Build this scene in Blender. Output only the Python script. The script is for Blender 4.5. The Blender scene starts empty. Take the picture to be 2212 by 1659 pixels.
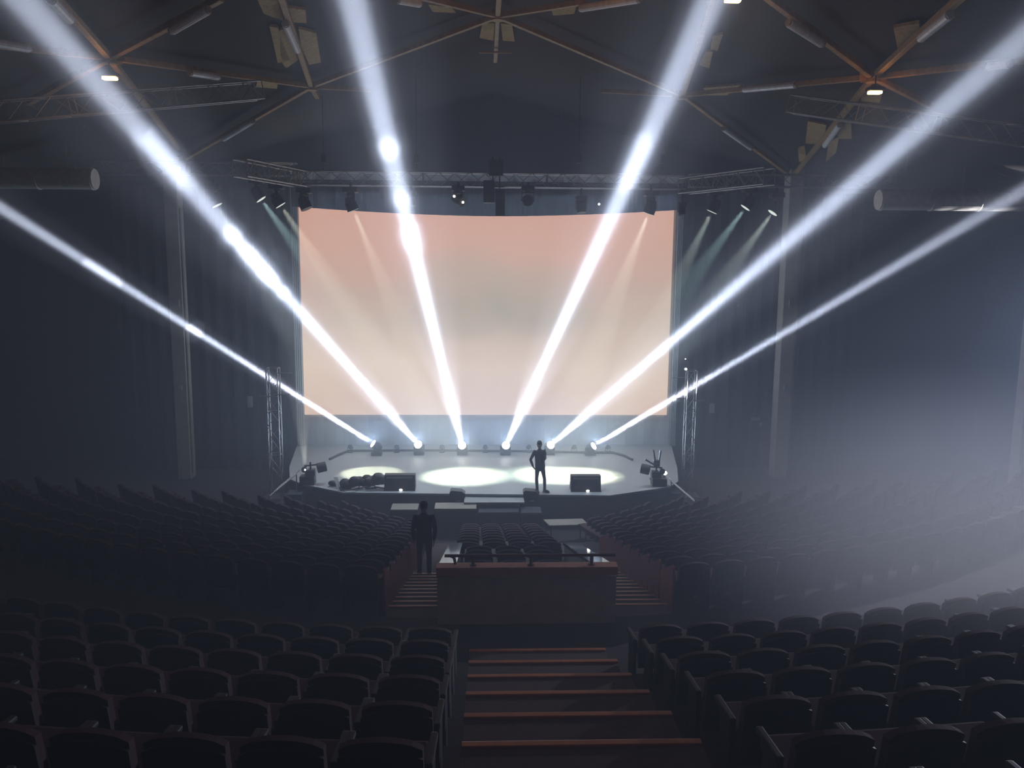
import bpy, bmesh, math, random
from mathutils import Vector, Matrix
random.seed(7)
SC = bpy.context.scene
COL = SC.collection
R_ = math.radians
# ------------------------------------------------------------------ camera
CAM = Vector((0.0, 0.0, 8.9)); F_PX = 1840.0
PITCH, YAW, ROLL = R_(8.7), R_(2.15), R_(0.45)
fwd = Vector((math.sin(YAW)*math.cos(PITCH), math.cos(YAW)*math.cos(PITCH), -math.sin(PITCH)))
rgt = Vector((math.cos(YAW), -math.sin(YAW), 0.0))
upv = rgt.cross(fwd)
rr = rgt*math.cos(ROLL) + upv*math.sin(ROLL)
uu = -rgt*math.sin(ROLL) + upv*math.cos(ROLL)
cd = bpy.data.cameras.new('camera'); cam = bpy.data.objects.new('camera', cd); COL.objects.link(cam)
cd.sensor_width = 36.0; cd.lens = F_PX/2212*36.0; cd.clip_start = 0.05; cd.clip_end = 200
M = Matrix.Identity(4)
for i in range(3):
    M[i][0] = rr[i]; M[i][1] = uu[i]; M[i][2] = -fwd[i]; M[i][3] = CAM[i]
cam.matrix_world = M
SC.camera = cam
# ------------------------------------------------------------------ world, exposure, sampling quality
SC.view_settings.view_transform = 'Standard'; SC.view_settings.look = 'None'
SC.view_settings.exposure = 0.0; SC.view_settings.gamma = 1.0; SC.view_settings.use_curve_mapping = False
w = bpy.data.worlds.new('world'); SC.world = w; w.use_nodes = True
w.node_tree.nodes['Background'].inputs[0].default_value = (0, 0, 0, 1)
w.node_tree.nodes['Background'].inputs[1].default_value = 0.0
cy = SC.cycles
cy.max_bounces = 5; cy.diffuse_bounces = 2; cy.glossy_bounces = 2; cy.transmission_bounces = 2
cy.volume_bounces = 1; cy.transparent_max_bounces = 40
cy.sample_clamp_indirect = 1.0; cy.use_light_tree = True
cy.use_adaptive_sampling = True; cy.adaptive_threshold = 0.008
cy.use_denoising = True; cy.denoiser = 'OPENIMAGEDENOISE'
cy.volume_step_rate = 3.0; cy.volume_max_steps = 64
cy.caustics_reflective = False; cy.caustics_refractive = False

def ray(px, py):
    return (fwd + rr*((px-1106)/F_PX) + uu*((829.5-py)/F_PX))
def P(px, py, y=None, z=None):
    """point seen at (px,py) of the photograph on the plane y=... or z=..."""
    d = ray(px, py)
    t = (y-CAM.y)/d.y if y is not None else (z-CAM.z)/d.z
    return CAM + d*t
def roofz(x, off=0.0): return 15.2 - off - 0.25*abs(x-0.5)
def PC(px, py, off=0.3):
    d = ray(px, py); lo, hi = 1.0, 80.0
    f = lambda t: (CAM.z+d.z*t) - roofz(CAM.x+d.x*t, off)
    for _ in range(50):
        m = (lo+hi)/2
        if f(m) > 0: hi = m
        else: lo = m
    return CAM + d*lo

# ------------------------------------------------------------------ lights of the hall and added fill lights
HAZE = 0.014
def aim(o, p, q):
    o.location = p
    o.rotation_euler = (Vector(q)-Vector(p)).to_track_quat('-Z', 'Y').to_euler()
def beam_light(p, q, power, size, angle, blend=0.6, col=(0.86, 0.86, 1.0)):
    l = bpy.data.lights.new('beam_lamp', 'SPOT'); l.spot_size = R_(angle); l.spot_blend = blend; l.shadow_soft_size = size/2
    l.energy = power; l.color = col
    o = bpy.data.objects.new('beam_lamp', l); COL.objects.link(o); aim(o, p, q); return o
def spot_light(p, q, power, angle, blend=0.5, col=(1, 1, 1), r=0.05, name='spot_lamp'):
    l = bpy.data.lights.new(name, 'SPOT'); l.spot_size = R_(angle); l.spot_blend = blend
    l.energy = power; l.color = col; l.shadow_soft_size = r
    o = bpy.data.objects.new(name, l); COL.objects.link(o); aim(o, p, q); return o
def point_light(p, power, col, r=0.1, name='lamp_glow'):
    l = bpy.data.lights.new(name, 'POINT'); l.energy = power; l.color = col; l.shadow_soft_size = r
    o = bpy.data.objects.new(name, l); COL.objects.link(o); o.location = p; return o

STAGE_Z = 1.1
# the six moving heads: lens pixel, where its beam leaves the frame, depth there
BEAMS = [((805, 958), (0, 448), 28.6, 0.95), ((903, 960), (50, 0), 12.0, 0.55), ((998, 962), (762, 0), 12.5, 0.55),
         ((1093, 962), (1536, 0), 12.5, 0.55), ((1190, 961), (2212, 85), 13.0, 0.55), ((1283, 963), (2212, 410), 25.0, 0.95)]
HEAD_Y = 32.5
HEADS = []
BPOW = [150, 185, 185, 185, 185, 150]
for (a, b, yy, sprd), pw in zip(BEAMS, BPOW):
    p = P(a[0], a[1], y=HEAD_Y); q = P(b[0], b[1], y=yy)
    d = (q-p).normalized()
    HEADS.append((p, d))
    beam_light(p + d*0.02, q, pw*40000, 0.14, sprd+0.7)
    beam_light(p + d*0.03, q, pw*(6500 if pw > 160 else 12000), 0.2, 2.4, 0.9)
    beam_light(p + d*0.04, q, pw*380, 0.08, 8.0, 0.9)
    # spill of the bright lens into the haze round it
    l = spot_light(p + Vector((0, -0.08, 0.12)), p + Vector((0.2*d.x, -0.35, 1.0)), 370, 168, 0.35, (0.50, 0.70, 1.0), 0.12, 'lens_spill')
# profile spots on the trusses and the pool each one throws on the stage floor
POOL_L, POOL_M, POOL_R, POOL_R2 = (P(800, 1022, z=STAGE_Z), P(1000, 1029, z=STAGE_Z), P(1185, 1026, z=STAGE_Z), P(1255, 1028, z=STAGE_Z))
TEAL, PALE, WARM = (0.74, 1.0, 0.90), (0.95, 1.0, 0.78), (1.0, 0.93, 0.66)
PROFILES = [((470, 445), 29.5, POOL_L, PALE, 12, 15000), ((565, 432), 28.8, POOL_M, TEAL, 15, 15000), ((607, 445), 28.3, POOL_M, WARM, 15, 15000),
            ((764, 455), 27.6, POOL_M, WARM, 14, 15000), ((1400, 462), 27.6, POOL_R, WARM, 15, 19000), ((1537, 459), 28.3, POOL_R2, PALE, 15, 13000),
            ((1609, 450), 28.8, POOL_R, TEAL, 15, 13000), ((1668, 461), 29.5, POOL_R2, PALE, 15, 13000)]
for (px, yy, q, c, ang, pw) in PROFILES:
    p = P(px[0], px[1], y=yy)
    spot_light(p, q, pw, ang, 0.55, c, 0.06, 'profile_spot_lamp')
# side lamp low on the stage left, pointing up
SIDE_L = P(659, 1015, y=28.3)
spot_light(SIDE_L+Vector((0, 0, 0.09)), SIDE_L + Vector((-0.16, 0.5, 1.9)), 9000, 24, 0.6, (1.0, 0.97, 0.8), 0.05, 'side_spot_lamp')
lw_ = bpy.data.lights.new('stage_wash_fill', 'AREA'); lw_.shape = 'RECTANGLE'; lw_.size = 13.0; lw_.size_y = 0.3; lw_.energy = 520; lw_.spread = R_(120); lw_.color = (0.62, 0.78, 1.0)  # unseen strip light added to brighten the stage and its haze
lwo = bpy.data.objects.new('stage_wash_fill', lw_); COL.objects.link(lwo); aim(lwo, (0.4, 29.6, 10.9), (0.4, 28.0, 0))
TOWER_LAMP = P(1481, 797, y=28.6)
spot_light((18.6, 23.0, 8.4), P(2300, 1220, y=10.5), 12500, 46, 0.9, (0.66, 0.74, 1.0), 0.08, 'smoke_fill_flood')  # flood added out of view on the right to light the smoke
# orange sodium lamps under the roof: three in view, the others over the seats
SODIUM = [PC(237, 165, 0.7), PC(1890, 196, 0.7), PC(1583, -4, 0.7)]
for p in SODIUM:
    point_light(p - Vector((0, 0, 0.25)), 13, (1.0, 0.42, 0.10), 0.15, 'sodium_lamp_glow')
for p in (Vector((0.8, 9.0, 14.2)), Vector((-6.0, 3.0, 12.6)), Vector((7.0, 3.0, 12.6)), Vector((0.8, 17.0, 14.3))):
    point_light(p, 30, (1.0, 0.42, 0.12), 0.15, 'sodium_lamp_glow')
# cool fill light added behind the seats for the parapet and near haze
la = bpy.data.lights.new('rear_fill_light', 'AREA'); la.shape = 'RECTANGLE'; la.size = 9.0; la.size_y = 1.6; la.energy = 10; la.color = (0.62, 0.72, 1.0)
lo = bpy.data.objects.new('rear_fill_light', la); COL.objects.link(lo); aim(lo, (0.8, -7.5, 12.3), (0.8, 14.0, 4.0))

# ------------------------------------------------------------------ materials
MATS = {}
def mat(name, col, rough=0.7, metal=0.0, var=0.15, scale=8.0, emit=None, es=0.0, coat=0.0, spec=0.5):
    if name in MATS: return MATS[name]
    m = bpy.data.materials.new(name); m.use_nodes = True; nt = m.node_tree
    b = nt.nodes['Principled BSDF']
    b.inputs['Roughness'].default_value = rough; b.inputs['Metallic'].default_value = metal
    b.inputs['Specular IOR Level'].default_value = spec
    b.inputs['Coat Weight'].default_value = coat; b.inputs['Coat Roughness'].default_value = 0.05
    if var:
        tc = nt.nodes.new('ShaderNodeTexCoord'); n = nt.nodes.new('ShaderNodeTexNoise'); n.inputs['Scale'].default_value = scale
        n.inputs['Detail'].default_value = 4
        r = nt.nodes.new('ShaderNodeValToRGB')
        r.color_ramp.elements[0].position = 0.3; r.color_ramp.elements[1].position = 0.7
        r.color_ramp.elements[0].color = tuple(c*(1-var) for c in col)+(1,)
        r.color_ramp.elements[1].color = tuple(min(1, c*(1+var)) for c in col)+(1,)
        nt.links.new(tc.outputs['Object'], n.inputs['Vector']); nt.links.new(n.outputs['Fac'], r.inputs['Fac'])
        nt.links.new(r.outputs['Color'], b.inputs['Base Color'])
    else:
        b.inputs['Base Color'].default_value = tuple(col)+(1,)
    if emit:
        b.inputs['Emission Color'].default_value = tuple(emit)+(1,); b.inputs['Emission Strength'].default_value = es
        m.cycles.emission_sampling = 'NONE'
    MATS[name] = m; return m
m_wall = mat('dark_painted_wall', (0.045, 0.05, 0.06), 0.9)
m_ceil = mat('dark_roof_boards', (0.014, 0.012, 0.011), 0.95)
m_floor = mat('dark_carpet', (0.03, 0.022, 0.022), 0.95, scale=30)
m_drape = mat('black_drape', (0.018, 0.019, 0.022), 0.95)
m_border = mat('grey_border_cloth', (0.035, 0.037, 0.042), 0.95)
m_cyc = mat('pale_backdrop_cloth', (0.66, 0.69, 0.70), 0.9, var=0.05)
m_side = mat('grey_side_cloth', (0.30, 0.31, 0.31), 0.9, var=0.08)
m_deck = mat('light_grey_stage_vinyl', (0.38, 0.42, 0.44), 0.55, var=0.06, scale=3)
m_fascia = mat('dark_stage_skirt', (0.05, 0.055, 0.07), 0.9)
m_alu = mat('truss_aluminium', (0.34, 0.33, 0.32), 0.5, 1.0, var=0.1)
m_black = mat('black_housing', (0.012, 0.012, 0.014), 0.5)
m_black2 = mat('black_scuffed_plywood', (0.02, 0.02, 0.024), 0.6, var=0.3)
m_grille = mat('speaker_grille', (0.03, 0.03, 0.035), 0.5, 0.4, scale=120, var=0.5)
m_cable = mat('black_rubber', (0.01, 0.01, 0.012), 0.5)
m_wood = mat('varnished_beam', (0.34, 0.21, 0.075), 0.55, var=0.25)
m_tube = mat('pale_tube_casing', (0.75, 0.76, 0.74), 0.35)
m_panel = mat('tan_acoustic_panel', (0.36, 0.25, 0.10), 0.9, var=0.3)
m_pillar = mat('grey_concrete_pillar', (0.36, 0.34, 0.29), 0.85, var=0.12, scale=3)
m_duct = mat('galvanised_duct', (0.72, 0.73, 0.70), 0.5, 0.3, var=0.1)
m_seatf = mat('dark_red_upholstery', (0.045, 0.014, 0.018), 0.9, var=0.2)
m_seatb = mat('dark_seat_shell', (0.014, 0.012, 0.014), 0.6)
m_seatp = mat('red_end_panel', (0.30, 0.05, 0.06), 0.6)
m_tread = mat('brown_stair_carpet', (0.085, 0.06, 0.055), 0.95, scale=25)
m_nose = mat('varnished_nosing', (0.50, 0.17, 0.06), 0.45)
m_para = mat('brown_parapet_plaster', (0.42, 0.34, 0.33), 0.8, var=0.12, scale=5)
m_trimr = mat('reddish_wood_rail', (0.42, 0.17, 0.12), 0.45)
m_gloss = mat('polished_ledge', (0.80, 0.80, 0.77), 0.05, 0.6, var=0.03, coat=1.0, spec=1.0)
m_rail = mat('dark_red_pipe', (0.10, 0.025, 0.02), 0.4)
m_white = mat('white_sheet', (0.75, 0.75, 0.72), 0.7, var=0.03)
m_grey = mat('grey_laminate', (0.30, 0.30, 0.27), 0.5, var=0.06)
m_skin = mat('skin', (0.42, 0.27, 0.2), 0.6, var=0.05)
m_hair = mat('dark_hair', (0.015, 0.012, 0.01), 0.7)
m_shirt = mat('dark_shirt', (0.03, 0.032, 0.045), 0.9)
m_jean = mat('dark_jeans', (0.035, 0.04, 0.06), 0.9)
m_shoe = mat('dark_shoes', (0.02, 0.018, 0.018), 0.5)
m_orange = mat('orange_lamp_glass', (1, 0.6, 0.3), 0.4, var=0, emit=(1.0, 0.62, 0.22), es=9)
m_lens = mat('lit_white_lens', (1, 1, 1), 0.3, var=0, emit=(0.9, 0.95, 1.0), es=25)
m_lensy = mat('lit_warm_lens', (1, 1, 1), 0.3, var=0, emit=(0.8, 1.0, 0.92), es=0.8)
m_led = mat('small_white_lamp_and_glint', (1, 1, 1), 0.3, var=0, emit=(0.95, 0.95, 1.0), es=6)
m_eye = mat('eye_white', (0.7, 0.7, 0.68), 0.3, var=0)

# ------------------------------------------------------------------ mesh helpers
class MB:
    def __init__(s): s.bm = bmesh.new()
    def box(s, c, size, rot=None, bevel=0.0):
        m = Matrix.LocRotScale(Vector(c), rot, Vector(size)) if rot is not None else Matrix.LocRotScale(Vector(c), None, Vector(size))
        r = bmesh.ops.create_cube(s.bm, size=1.0, matrix=m)
        if bevel:
            es = list({e for v in r['verts'] for e in v.link_edges})
            bmesh.ops.bevel(s.bm, geom=es, offset=bevel, segments=2, affect='EDGES', profile=0.6)
        return s
    def tube(s, a, b, r, r2=None, n=8, caps=True):
        a, b = Vector(a), Vector(b); d = b-a; L = d.length
        if L < 1e-6: return s
        rot = d.to_track_quat('Z', 'Y')
        m = Matrix.LocRotScale((a+b)/2, rot, None)
        bmesh.ops.create_cone(s.bm, cap_ends=caps, segments=n, radius1=r, radius2=r if r2 is None else r2, depth=L, matrix=m)
        return s
    def path(s, pts, r, n=6):
        for a, b in zip(pts, pts[1:]): s.tube(a, b, r, n=n)
        return s
    def ball(s, c, r, sc=(1, 1, 1), u=12, v=8, rot=None):
        m = Matrix.LocRotScale(Vector(c), rot, Vector(sc)*r)
        bmesh.ops.create_uvsphere(s.bm, u_segments=u, v_segments=v, radius=1.0, matrix=m); return s
    def poly_prism(s, pts, z0, z1):
        vb = [s.bm.verts.new((p[0], p[1], z0)) for p in pts]; vt = [s.bm.verts.new((p[0], p[1], z1)) for p in pts]
        n = len(pts)
        s.bm.faces.new(vb[::-1]); s.bm.faces.new(vt)
        for i in range(n): s.bm.faces.new((vb[i], vb[(i+1) % n], vt[(i+1) % n], vt[i]))
        return s
    def quad(s, *ps):
        s.bm.faces.new([s.bm.verts.new(p) for p in ps]); return s
    def prism(s, prof, off):
        """closed profile (list of 3D points) extruded by the vector off"""
        off = Vector(off); a = [s.bm.verts.new(p) for p in prof]; b = [s.bm.verts.new(Vector(p)+off) for p in prof]
        n = len(prof); s.bm.faces.new(a[::-1]); s.bm.faces.new(b)
        for i in range(n): s.bm.faces.new((a[i], a[(i+1) % n], b[(i+1) % n], b[i]))
        return s
    def build(s, name, m, parent=None, smooth=False, loc=None):
        bmesh.ops.recalc_face_normals(s.bm, faces=s.bm.faces[:])
        me = bpy.data.meshes.new(name); s.bm.to_mesh(me); s.bm.free()
        me.materials.append(m)
        if smooth:
            for p in me.polygons: p.use_smooth = True
        o = bpy.data.objects.new(name, me); COL.objects.link(o)
        if parent is not None: o.parent = parent
        if loc is not None: o.location = loc
        return o
def tag(o, label=None, cat=None, group=None, kind=None):
    if label: o['label'] = label
    if cat: o['category'] = cat
    if group: o['group'] = group
    if kind: o['kind'] = kind
    return o
def empty(name, loc=(0, 0, 0), rz=0.0, label=None, cat=None, group=None):
    o = bpy.data.objects.new(name, None); COL.objects.link(o); o.location = loc; o.rotation_euler = (0, 0, rz)
    return tag(o, label, cat, group)
def children(o): return [c for c in COL.objects if c.parent == o]
def copy_tree(o, kids=None):
    c = o.copy(); COL.objects.link(c)
    for k, subs in (kids or KIDS(o)):
        kc = k.copy(); COL.objects.link(kc); kc.parent = c
        for s in subs:
            sc = s.copy(); COL.objects.link(sc); sc.parent = kc
    return c
def KIDS(o): return [(k, [s for s in COL.objects if s.parent == k]) for k in COL.objects if k.parent == o]
def struct(o): o['kind'] = 'structure'; return o

# ------------------------------------------------------------------ the hall's shell
Y0, Y1, XW = -9.0, 36.6, 22.0
def hfloor(d):      # depth below the eye of the seating rake at distance d in front of the eye
    if d <= 10.6: return 3.70 + 0.331*(d-6.0)
    if d <= 12.2: return 5.44
    return min(5.48 + 0.2654*(d-12.3), 8.9)
b = MB(); b.box((0, (Y0+Y1)/2, -0.15), (2*XW+1, Y1-Y0+1, 0.3)); struct(b.build('floor', m_floor))
b = MB(); b.box((-XW-0.2, (Y0+Y1)/2, 6), (0.4, Y1-Y0, 13)); struct(b.build('wall_left', m_wall))
b = MB(); b.box((XW+0.2, (Y0+Y1)/2, 6), (0.4, Y1-Y0, 13)); struct(b.build('wall_right', m_wall))
b = MB(); b.prism([(-XW, Y1, 0), (XW, Y1, 0), (XW, Y1, roofz(XW)), (0.5, Y1, roofz(0.5)), (-XW, Y1, roofz(-XW))], (0, 0.4, 0)); struct(b.build('wall_back', m_wall))
b = MB(); b.prism([(-XW, Y0, 0), (XW, Y0, 0), (XW, Y0, roofz(XW)), (0.5, Y0, roofz(0.5)), (-XW, Y0, roofz(-XW))], (0, -0.4, 0)); struct(b.build('wall_front', m_wall))
b = MB(); b.prism([(-XW, Y0, roofz(-XW)), (0.5, Y0, roofz(0.5)), (XW, Y0, roofz(XW)), (XW, Y0, roofz(XW)+0.3), (0.5, Y0, roofz(0.5)+0.3), (-XW, Y0, roofz(-XW)+0.3)], (0, Y1-Y0, 0))
struct(b.build('ceiling', m_ceil))

# seating tiers: curved terraces round the stage
CX, CYY = 0.6, 30.0
def ring_pt(Rr, a): return Vector((CX + Rr*math.sin(a), CYY - Rr*math.cos(a), 0))
PITCHR = 0.95
LOW = [(12.75 + PITCHR*k) for k in range(13)]           # distance from the eye of each lower row (on the axis)
UPP = [(3.05 + 0.96*k) for k in range(-3, 8)]            # upper rows
def row_z(d, upper):
    if upper: return CAM.z - (5.21 + 0.314*(d-9.77))
    return CAM.z - (hfloor(d)+0.02)
b = MB()
def terrace(b, d0, d1, z, amax=0.98):
    Ro, Ri = CYY-d0, CYY-d1
    N = 40
    for i in range(N):
        a0 = -amax + 2*amax*i/N; a1 = -amax + 2*amax*(i+1)/N
        o0, o1, i0, i1 = ring_pt(Ro, a0), ring_pt(Ro, a1), ring_pt(Ri, a0), ring_pt(Ri, a1)
        t = [Vector((p.x, p.y, z)) for p in (o0, o1, i1, i0)]
        b.quad(*t)
        b.quad(Vector((i0.x, i0.y, z)), Vector((i1.x, i1.y, z)), Vector((i1.x, i1.y, max(0, z-0.6))), Vector((i0.x, i0.y, max(0, z-0.6))))
for k, d in enumerate(LOW): terrace(b, d-0.62, d+PITCHR-0.62, row_z(d, False))
struct(b.build('floor_lower_terraces', m_floor))
b = MB(); terrace(b, 10.3, 12.13, CAM.z-5.44)
for d in UPP: terrace(b, d-0.42, d+0.54, row_z(d, True))
struct(b.build('floor_upper_terraces', m_floor))

# ------------------------------------------------------------------ central staircase
SX0, SX1 = -0.14, 1.70
st = empty('staircase', (0.78, 10.8, CAM.z-5.44), label='wide carpeted staircase with reddish wooden nosings descending to the brown parapet', cat='stairs')
b = MB()
NOS = [(6.0+0.96*i, 3.70+0.318*i) for i in range(-4, 6)]
for (d, h) in NOS:
    zt = CAM.z-h
    b.box(((SX0+SX1)/2-0.78, d-0.48-10.8, zt-0.4-(CAM.z-5.44)), (SX1-SX0, 0.96, 0.8))
b.build('tread', m_tread, st)
for (d, h) in NOS:
    q = MB(); q.box(((SX0+SX1)/2-0.78, d-10.8-0.015, CAM.z-h+0.004-(CAM.z-5.44)), (SX1-SX0, 0.07, 0.035), bevel=0.008); q.build('nosing', m_nose, st)
# side aisles' steps next to the parapet
for nm, x0, x1, lab in (('aisle_steps', -1.42, -0.64, 'narrow aisle steps going down left of the brown parapet'), ('aisle_steps', 2.03, 2.95, 'narrow aisle steps going down right of the brown parapet')):
    e = empty('aisle_steps', ((x0+x1)/2, 12.3, CAM.z-5.5), label=lab, cat='stairs')
    b = MB(); nb = []
    for i in range(26):
        d = 12.2+0.475*i; h = hfloor(d+0.1)
        b.box((0, d+0.24-12.3, CAM.z-h-0.22-e.location.z+0.03), (x1-x0, 0.475, 0.45))
        if i < 10:
            nb.append((d+0.475, h))
    b.build('tread', m_tread, e)
    for d, h in nb:
        q = MB(); q.box((0, d-12.3-0.03, CAM.z-h+0.033-e.location.z), (x1-x0, 0.05, 0.03)); q.build('nosing', m_nose, e)

# ------------------------------------------------------------------ parapet round the sunken block of seats
PY0, PH0, PY1 = 12.0, 4.58, 16.9
def ph(y): return CAM.z-(PH0+0.2745*(y-PY0))
pa = empty('parapet', (0.7, 12.0, CAM.z-5.44), label='brown parapet wall at the foot of the stairs with sloping pale ledges', cat='wall')
O = Vector((0.7, 12.0, CAM.z-5.44))
def L(p): return Vector(p)-O
b = MB(); b.box(L((0.695, 12.03, (ph(12)+CAM.z-5.6)/2-0.06)), (2.65, 0.12, ph(12)-(CAM.z-5.6)-0.12)); b.build('front_wall', m_para, pa)
b = MB(); b.box(L((0.695, 12.0, ph(12)-0.02)), (2.67, 0.22, 0.13), bevel=0.01); b.build('top_rail', m_trimr, pa)
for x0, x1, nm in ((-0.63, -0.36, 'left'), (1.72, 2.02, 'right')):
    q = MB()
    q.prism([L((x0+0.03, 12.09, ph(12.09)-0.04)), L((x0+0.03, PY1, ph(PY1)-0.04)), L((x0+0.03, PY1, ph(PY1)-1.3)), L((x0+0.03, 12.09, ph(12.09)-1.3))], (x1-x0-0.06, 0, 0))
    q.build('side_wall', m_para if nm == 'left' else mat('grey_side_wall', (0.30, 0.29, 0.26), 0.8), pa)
    q = MB()
    q.prism([L((x0, 12.11, ph(12.11)+0.02)), L((x0, PY1, ph(PY1)+0.02)), L((x0, PY1, ph(PY1)-0.04)), L((x0, 12.11, ph(12.11)-0.04))], (x1-x0, 0, 0))
    tag(q.build('ledge', m_gloss, pa), 'glossy pale ledge')
gr = empty('guard_rail', (0.7, 12.0, ph(12)+0.05), label='dark red pipe rail running along the top of the brown parapet', cat='railing')
zr = CAM.z-4.39
G = Vector(gr.location)
b = MB(); b.path([Vector((-0.36, 12.0, zr-0.13))-G, Vector((-0.38, 12.0, zr-0.03))-G, Vector((-0.44, 12.0, zr))-G], 0.022, 8); b.tube(Vector((-0.52, 12.0, zr))-G, Vector((2.0, 12.0, zr))-G, 0.024, n=10); b.build('rail', m_rail, gr)
for x in (-0.1, 0.75, 1.65):
    b = MB(); b.tube(Vector((x, 12.0, ph(12)+0.045))-G, Vector((x, 12.0, zr))-G, 0.026, n=10); b.tube(Vector((x, 12.0, ph(12)+0.045))-G, Vector((x, 12.0, ph(12)+0.06))-G, 0.05, n=12); b.build('post', m_rail, gr)

# ------------------------------------------------------------------ theatre seats
SW = 0.58
def seat_proto():
    e = empty('theatre_seat')
    b = MB(); b.box((0, 0.02, 0.47), (0.48, 0.42, 0.10), Matrix.Rotation(R_(4), 3, 'X').to_quaternion(), bevel=0.03); b.build('seat_cushion', m_seatf, e)
    b = MB()
    prof = []
    for i in range(9):
        t = i/8; x = -0.25+0.5*t
        prof.append((x, 0.80+0.055*math.sin(math.pi*t)**0.6))
    pts = [(-0.25, 0.36)] + prof + [(0.25, 0.36)]
    b.prism([Vector((x, -0.20-0.16*(z-0.36), z)) for x, z in pts], (0, -0.06, 0)); b.build('backrest', m_seatf, e)
    b = MB(); b.prism([Vector((x*1.02, -0.262-0.16*(z-0.36), z)) for x, z in [(-0.25, 0.30)]+[(p[0], p[1]-0.05) for p in prof]+[(0.25, 0.30)]], (0, -0.025, 0)); b.build('back_shell', m_seatb, e)
    for s in (-1, 1):
        b = MB(); b.box((s*0.268, 0.0, 0.60), (0.05, 0.36, 0.04), bevel=0.012); b.box((s*0.268, -0.06, 0.30), (0.035, 0.24, 0.58)); b.build('armrest', m_seatb, e)
    return e
seat0 = seat_proto(); seat_kids = KIDS(seat0)
ORD = ['first', 'second', 'third', 'fourth', 'fifth', 'sixth', 'seventh', 'eighth', 'ninth', 'tenth', 'eleventh', 'twelfth', 'thirteenth', 'fourteenth', 'fifteenth',
       'sixteenth', 'seventeenth', 'eighteenth', 'nineteenth', 'twentieth'] + ['%s-%s' % (t, u) for t in ('twenty', 'thirty', 'forty') for u in ('first', 'second', 'third', 'fourth', 'fifth', 'sixth', 'seventh', 'eighth', 'ninth')]
def proj(p):
    v = Vector(p)-CAM; z = v.dot(fwd)
    return (1106+F_PX*v.dot(rr)/z, 829.5-F_PX*v.dot(uu)/z, z) if z > 0.3 else (-9999, -9999, z)
seats = []   # (distance, x, y, z, angle, label, group)
def row_seats(d, z, side, xstart, n, rowlab, blk):
    Rr = CYY-d
    a0 = math.asin(min(0.99, (abs(xstart-CX)+SW/2+0.02)/Rr))
    for i in range(n):
        a = a0 + i*SW/Rr
        if a > 0.93: break
        a = a*side
        p = ring_pt(Rr, a); p.z = z
        seats.append([p, a, 'red folding seat %s, %s, %s from the %s' % (blk[0], rowlab, ORD[min(i, len(ORD)-1)], blk[1]), blk[2]])
nu = len(UPP)
for k, d in enumerate(UPP):
    rl = '%s row above landing' % ORD[nu-1-k]
    row_seats(d, row_z(d, True), -1, SX0-0.12, 26, rl, ('left of stairs', 'stairs', 'seats left of the central stairs'))
    row_seats(d, row_z(d, True), 1, SX1+0.12, 26, rl, ('right of stairs', 'stairs', 'seats right of the central stairs'))
for k, d in enumerate(LOW):
    rl = '%s row below landing' % ORD[k]
    z = row_z(d, False)
    row_seats(d, z, -1, -1.48, 40, rl, ('left of left aisle', 'aisle', 'seats left of the parapet aisle'))
    row_seats(d, z, 1, 3.0, 40, rl, ('right of right aisle', 'aisle', 'seats right of the parapet aisle'))
    inner = range(3) if d < 16.9 else range(4)
    xs = [-0.02+SW*i for i in range(3)] if d < 16.9 else [-0.27+SW*i for i in range(4)]
    for i, x in enumerate(xs):
        seats.append([Vector((x, d+0.1, z)), 0.0, 'red folding seat in the middle block, %s, %s from the left' % (rl, ORD[i]), 'seats in the middle block beyond the parapet'])
vis = []
for s in seats:
    px, py, zz = proj(s[0]+Vector((0, 0, 0.7)))
    inside = -60 < px < 2272 and -50 < py < 1720
    vis.append((0 if inside and zz > 1.5 else 1, zz, s))
vis.sort(key=lambda t: (t[0], t[1]))
near = [t for t in vis if t[0] == 0][:300]
rest = [t for t in vis if t[0] == 0][300:]
first = True
for _, _, s in near:
    e = seat0 if first else copy_tree(seat0, seat_kids); first = False
    e.location = s[0]; e.rotation_euler = (0, 0, s[1])
    tag(e, s[2], 'seat', s[3])
b = MB()
for _, _, s in rest:
    m = Matrix.Translation(s[0]) @ Matrix.Rotation(s[1], 4, 'Z')
    rot = (Matrix.Rotation(s[1], 3, 'Z')).to_quaternion()
    b.box(m @ Vector((0, 0.02, 0.46)), (0.5, 0.42, 0.12), rot)
    pts = [(-0.25, 0.30), (-0.25, 0.80), (-0.15, 0.85), (0.15, 0.85), (0.25, 0.80), (0.25, 0.30)]
    b.prism([m @ Vector((x, -0.20-0.16*(z-0.36), z)) for x, z in pts], m.to_3x3() @ Vector((0, -0.08, 0)))
    b.box(m @ Vector((0.275, -0.03, 0.32)), (0.04, 0.3, 0.62), rot)
tag(b.build('theatre_seats_far', m_seatf), 'many more dark red seats filling the far rows near the stage', 'seats', kind='stuff')
# red end panels of the rows beside the parapet aisles
for side, xx, lab in ((-1, -1.44, 'left'), (1, 2.98, 'right')):
    for k, d in enumerate(LOW[:8]):
        z = row_z(d, False)
        Rr = CYY-d; a = side*math.asin((abs(xx-CX))/Rr); p = ring_pt(Rr, a); p.z = z
        q = MB(); q.prism([(-0.015, -0.30, 0.05), (-0.015, 0.22, 0.05), (-0.015, 0.25, 0.55), (-0.015, 0.0, 0.68), (-0.015, -0.26, 0.82), (-0.015, -0.33, 0.80)], (0.03, 0, 0))
        o = q.build('row_end_panel', m_seatp, loc=p); o.rotation_euler = (0, 0, a)
        tag(o, 'red end panel closing the %s row below the landing beside the %s aisle' % (ORD[k], lab), 'panel', 'red row end panels beside the aisles')

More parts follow.
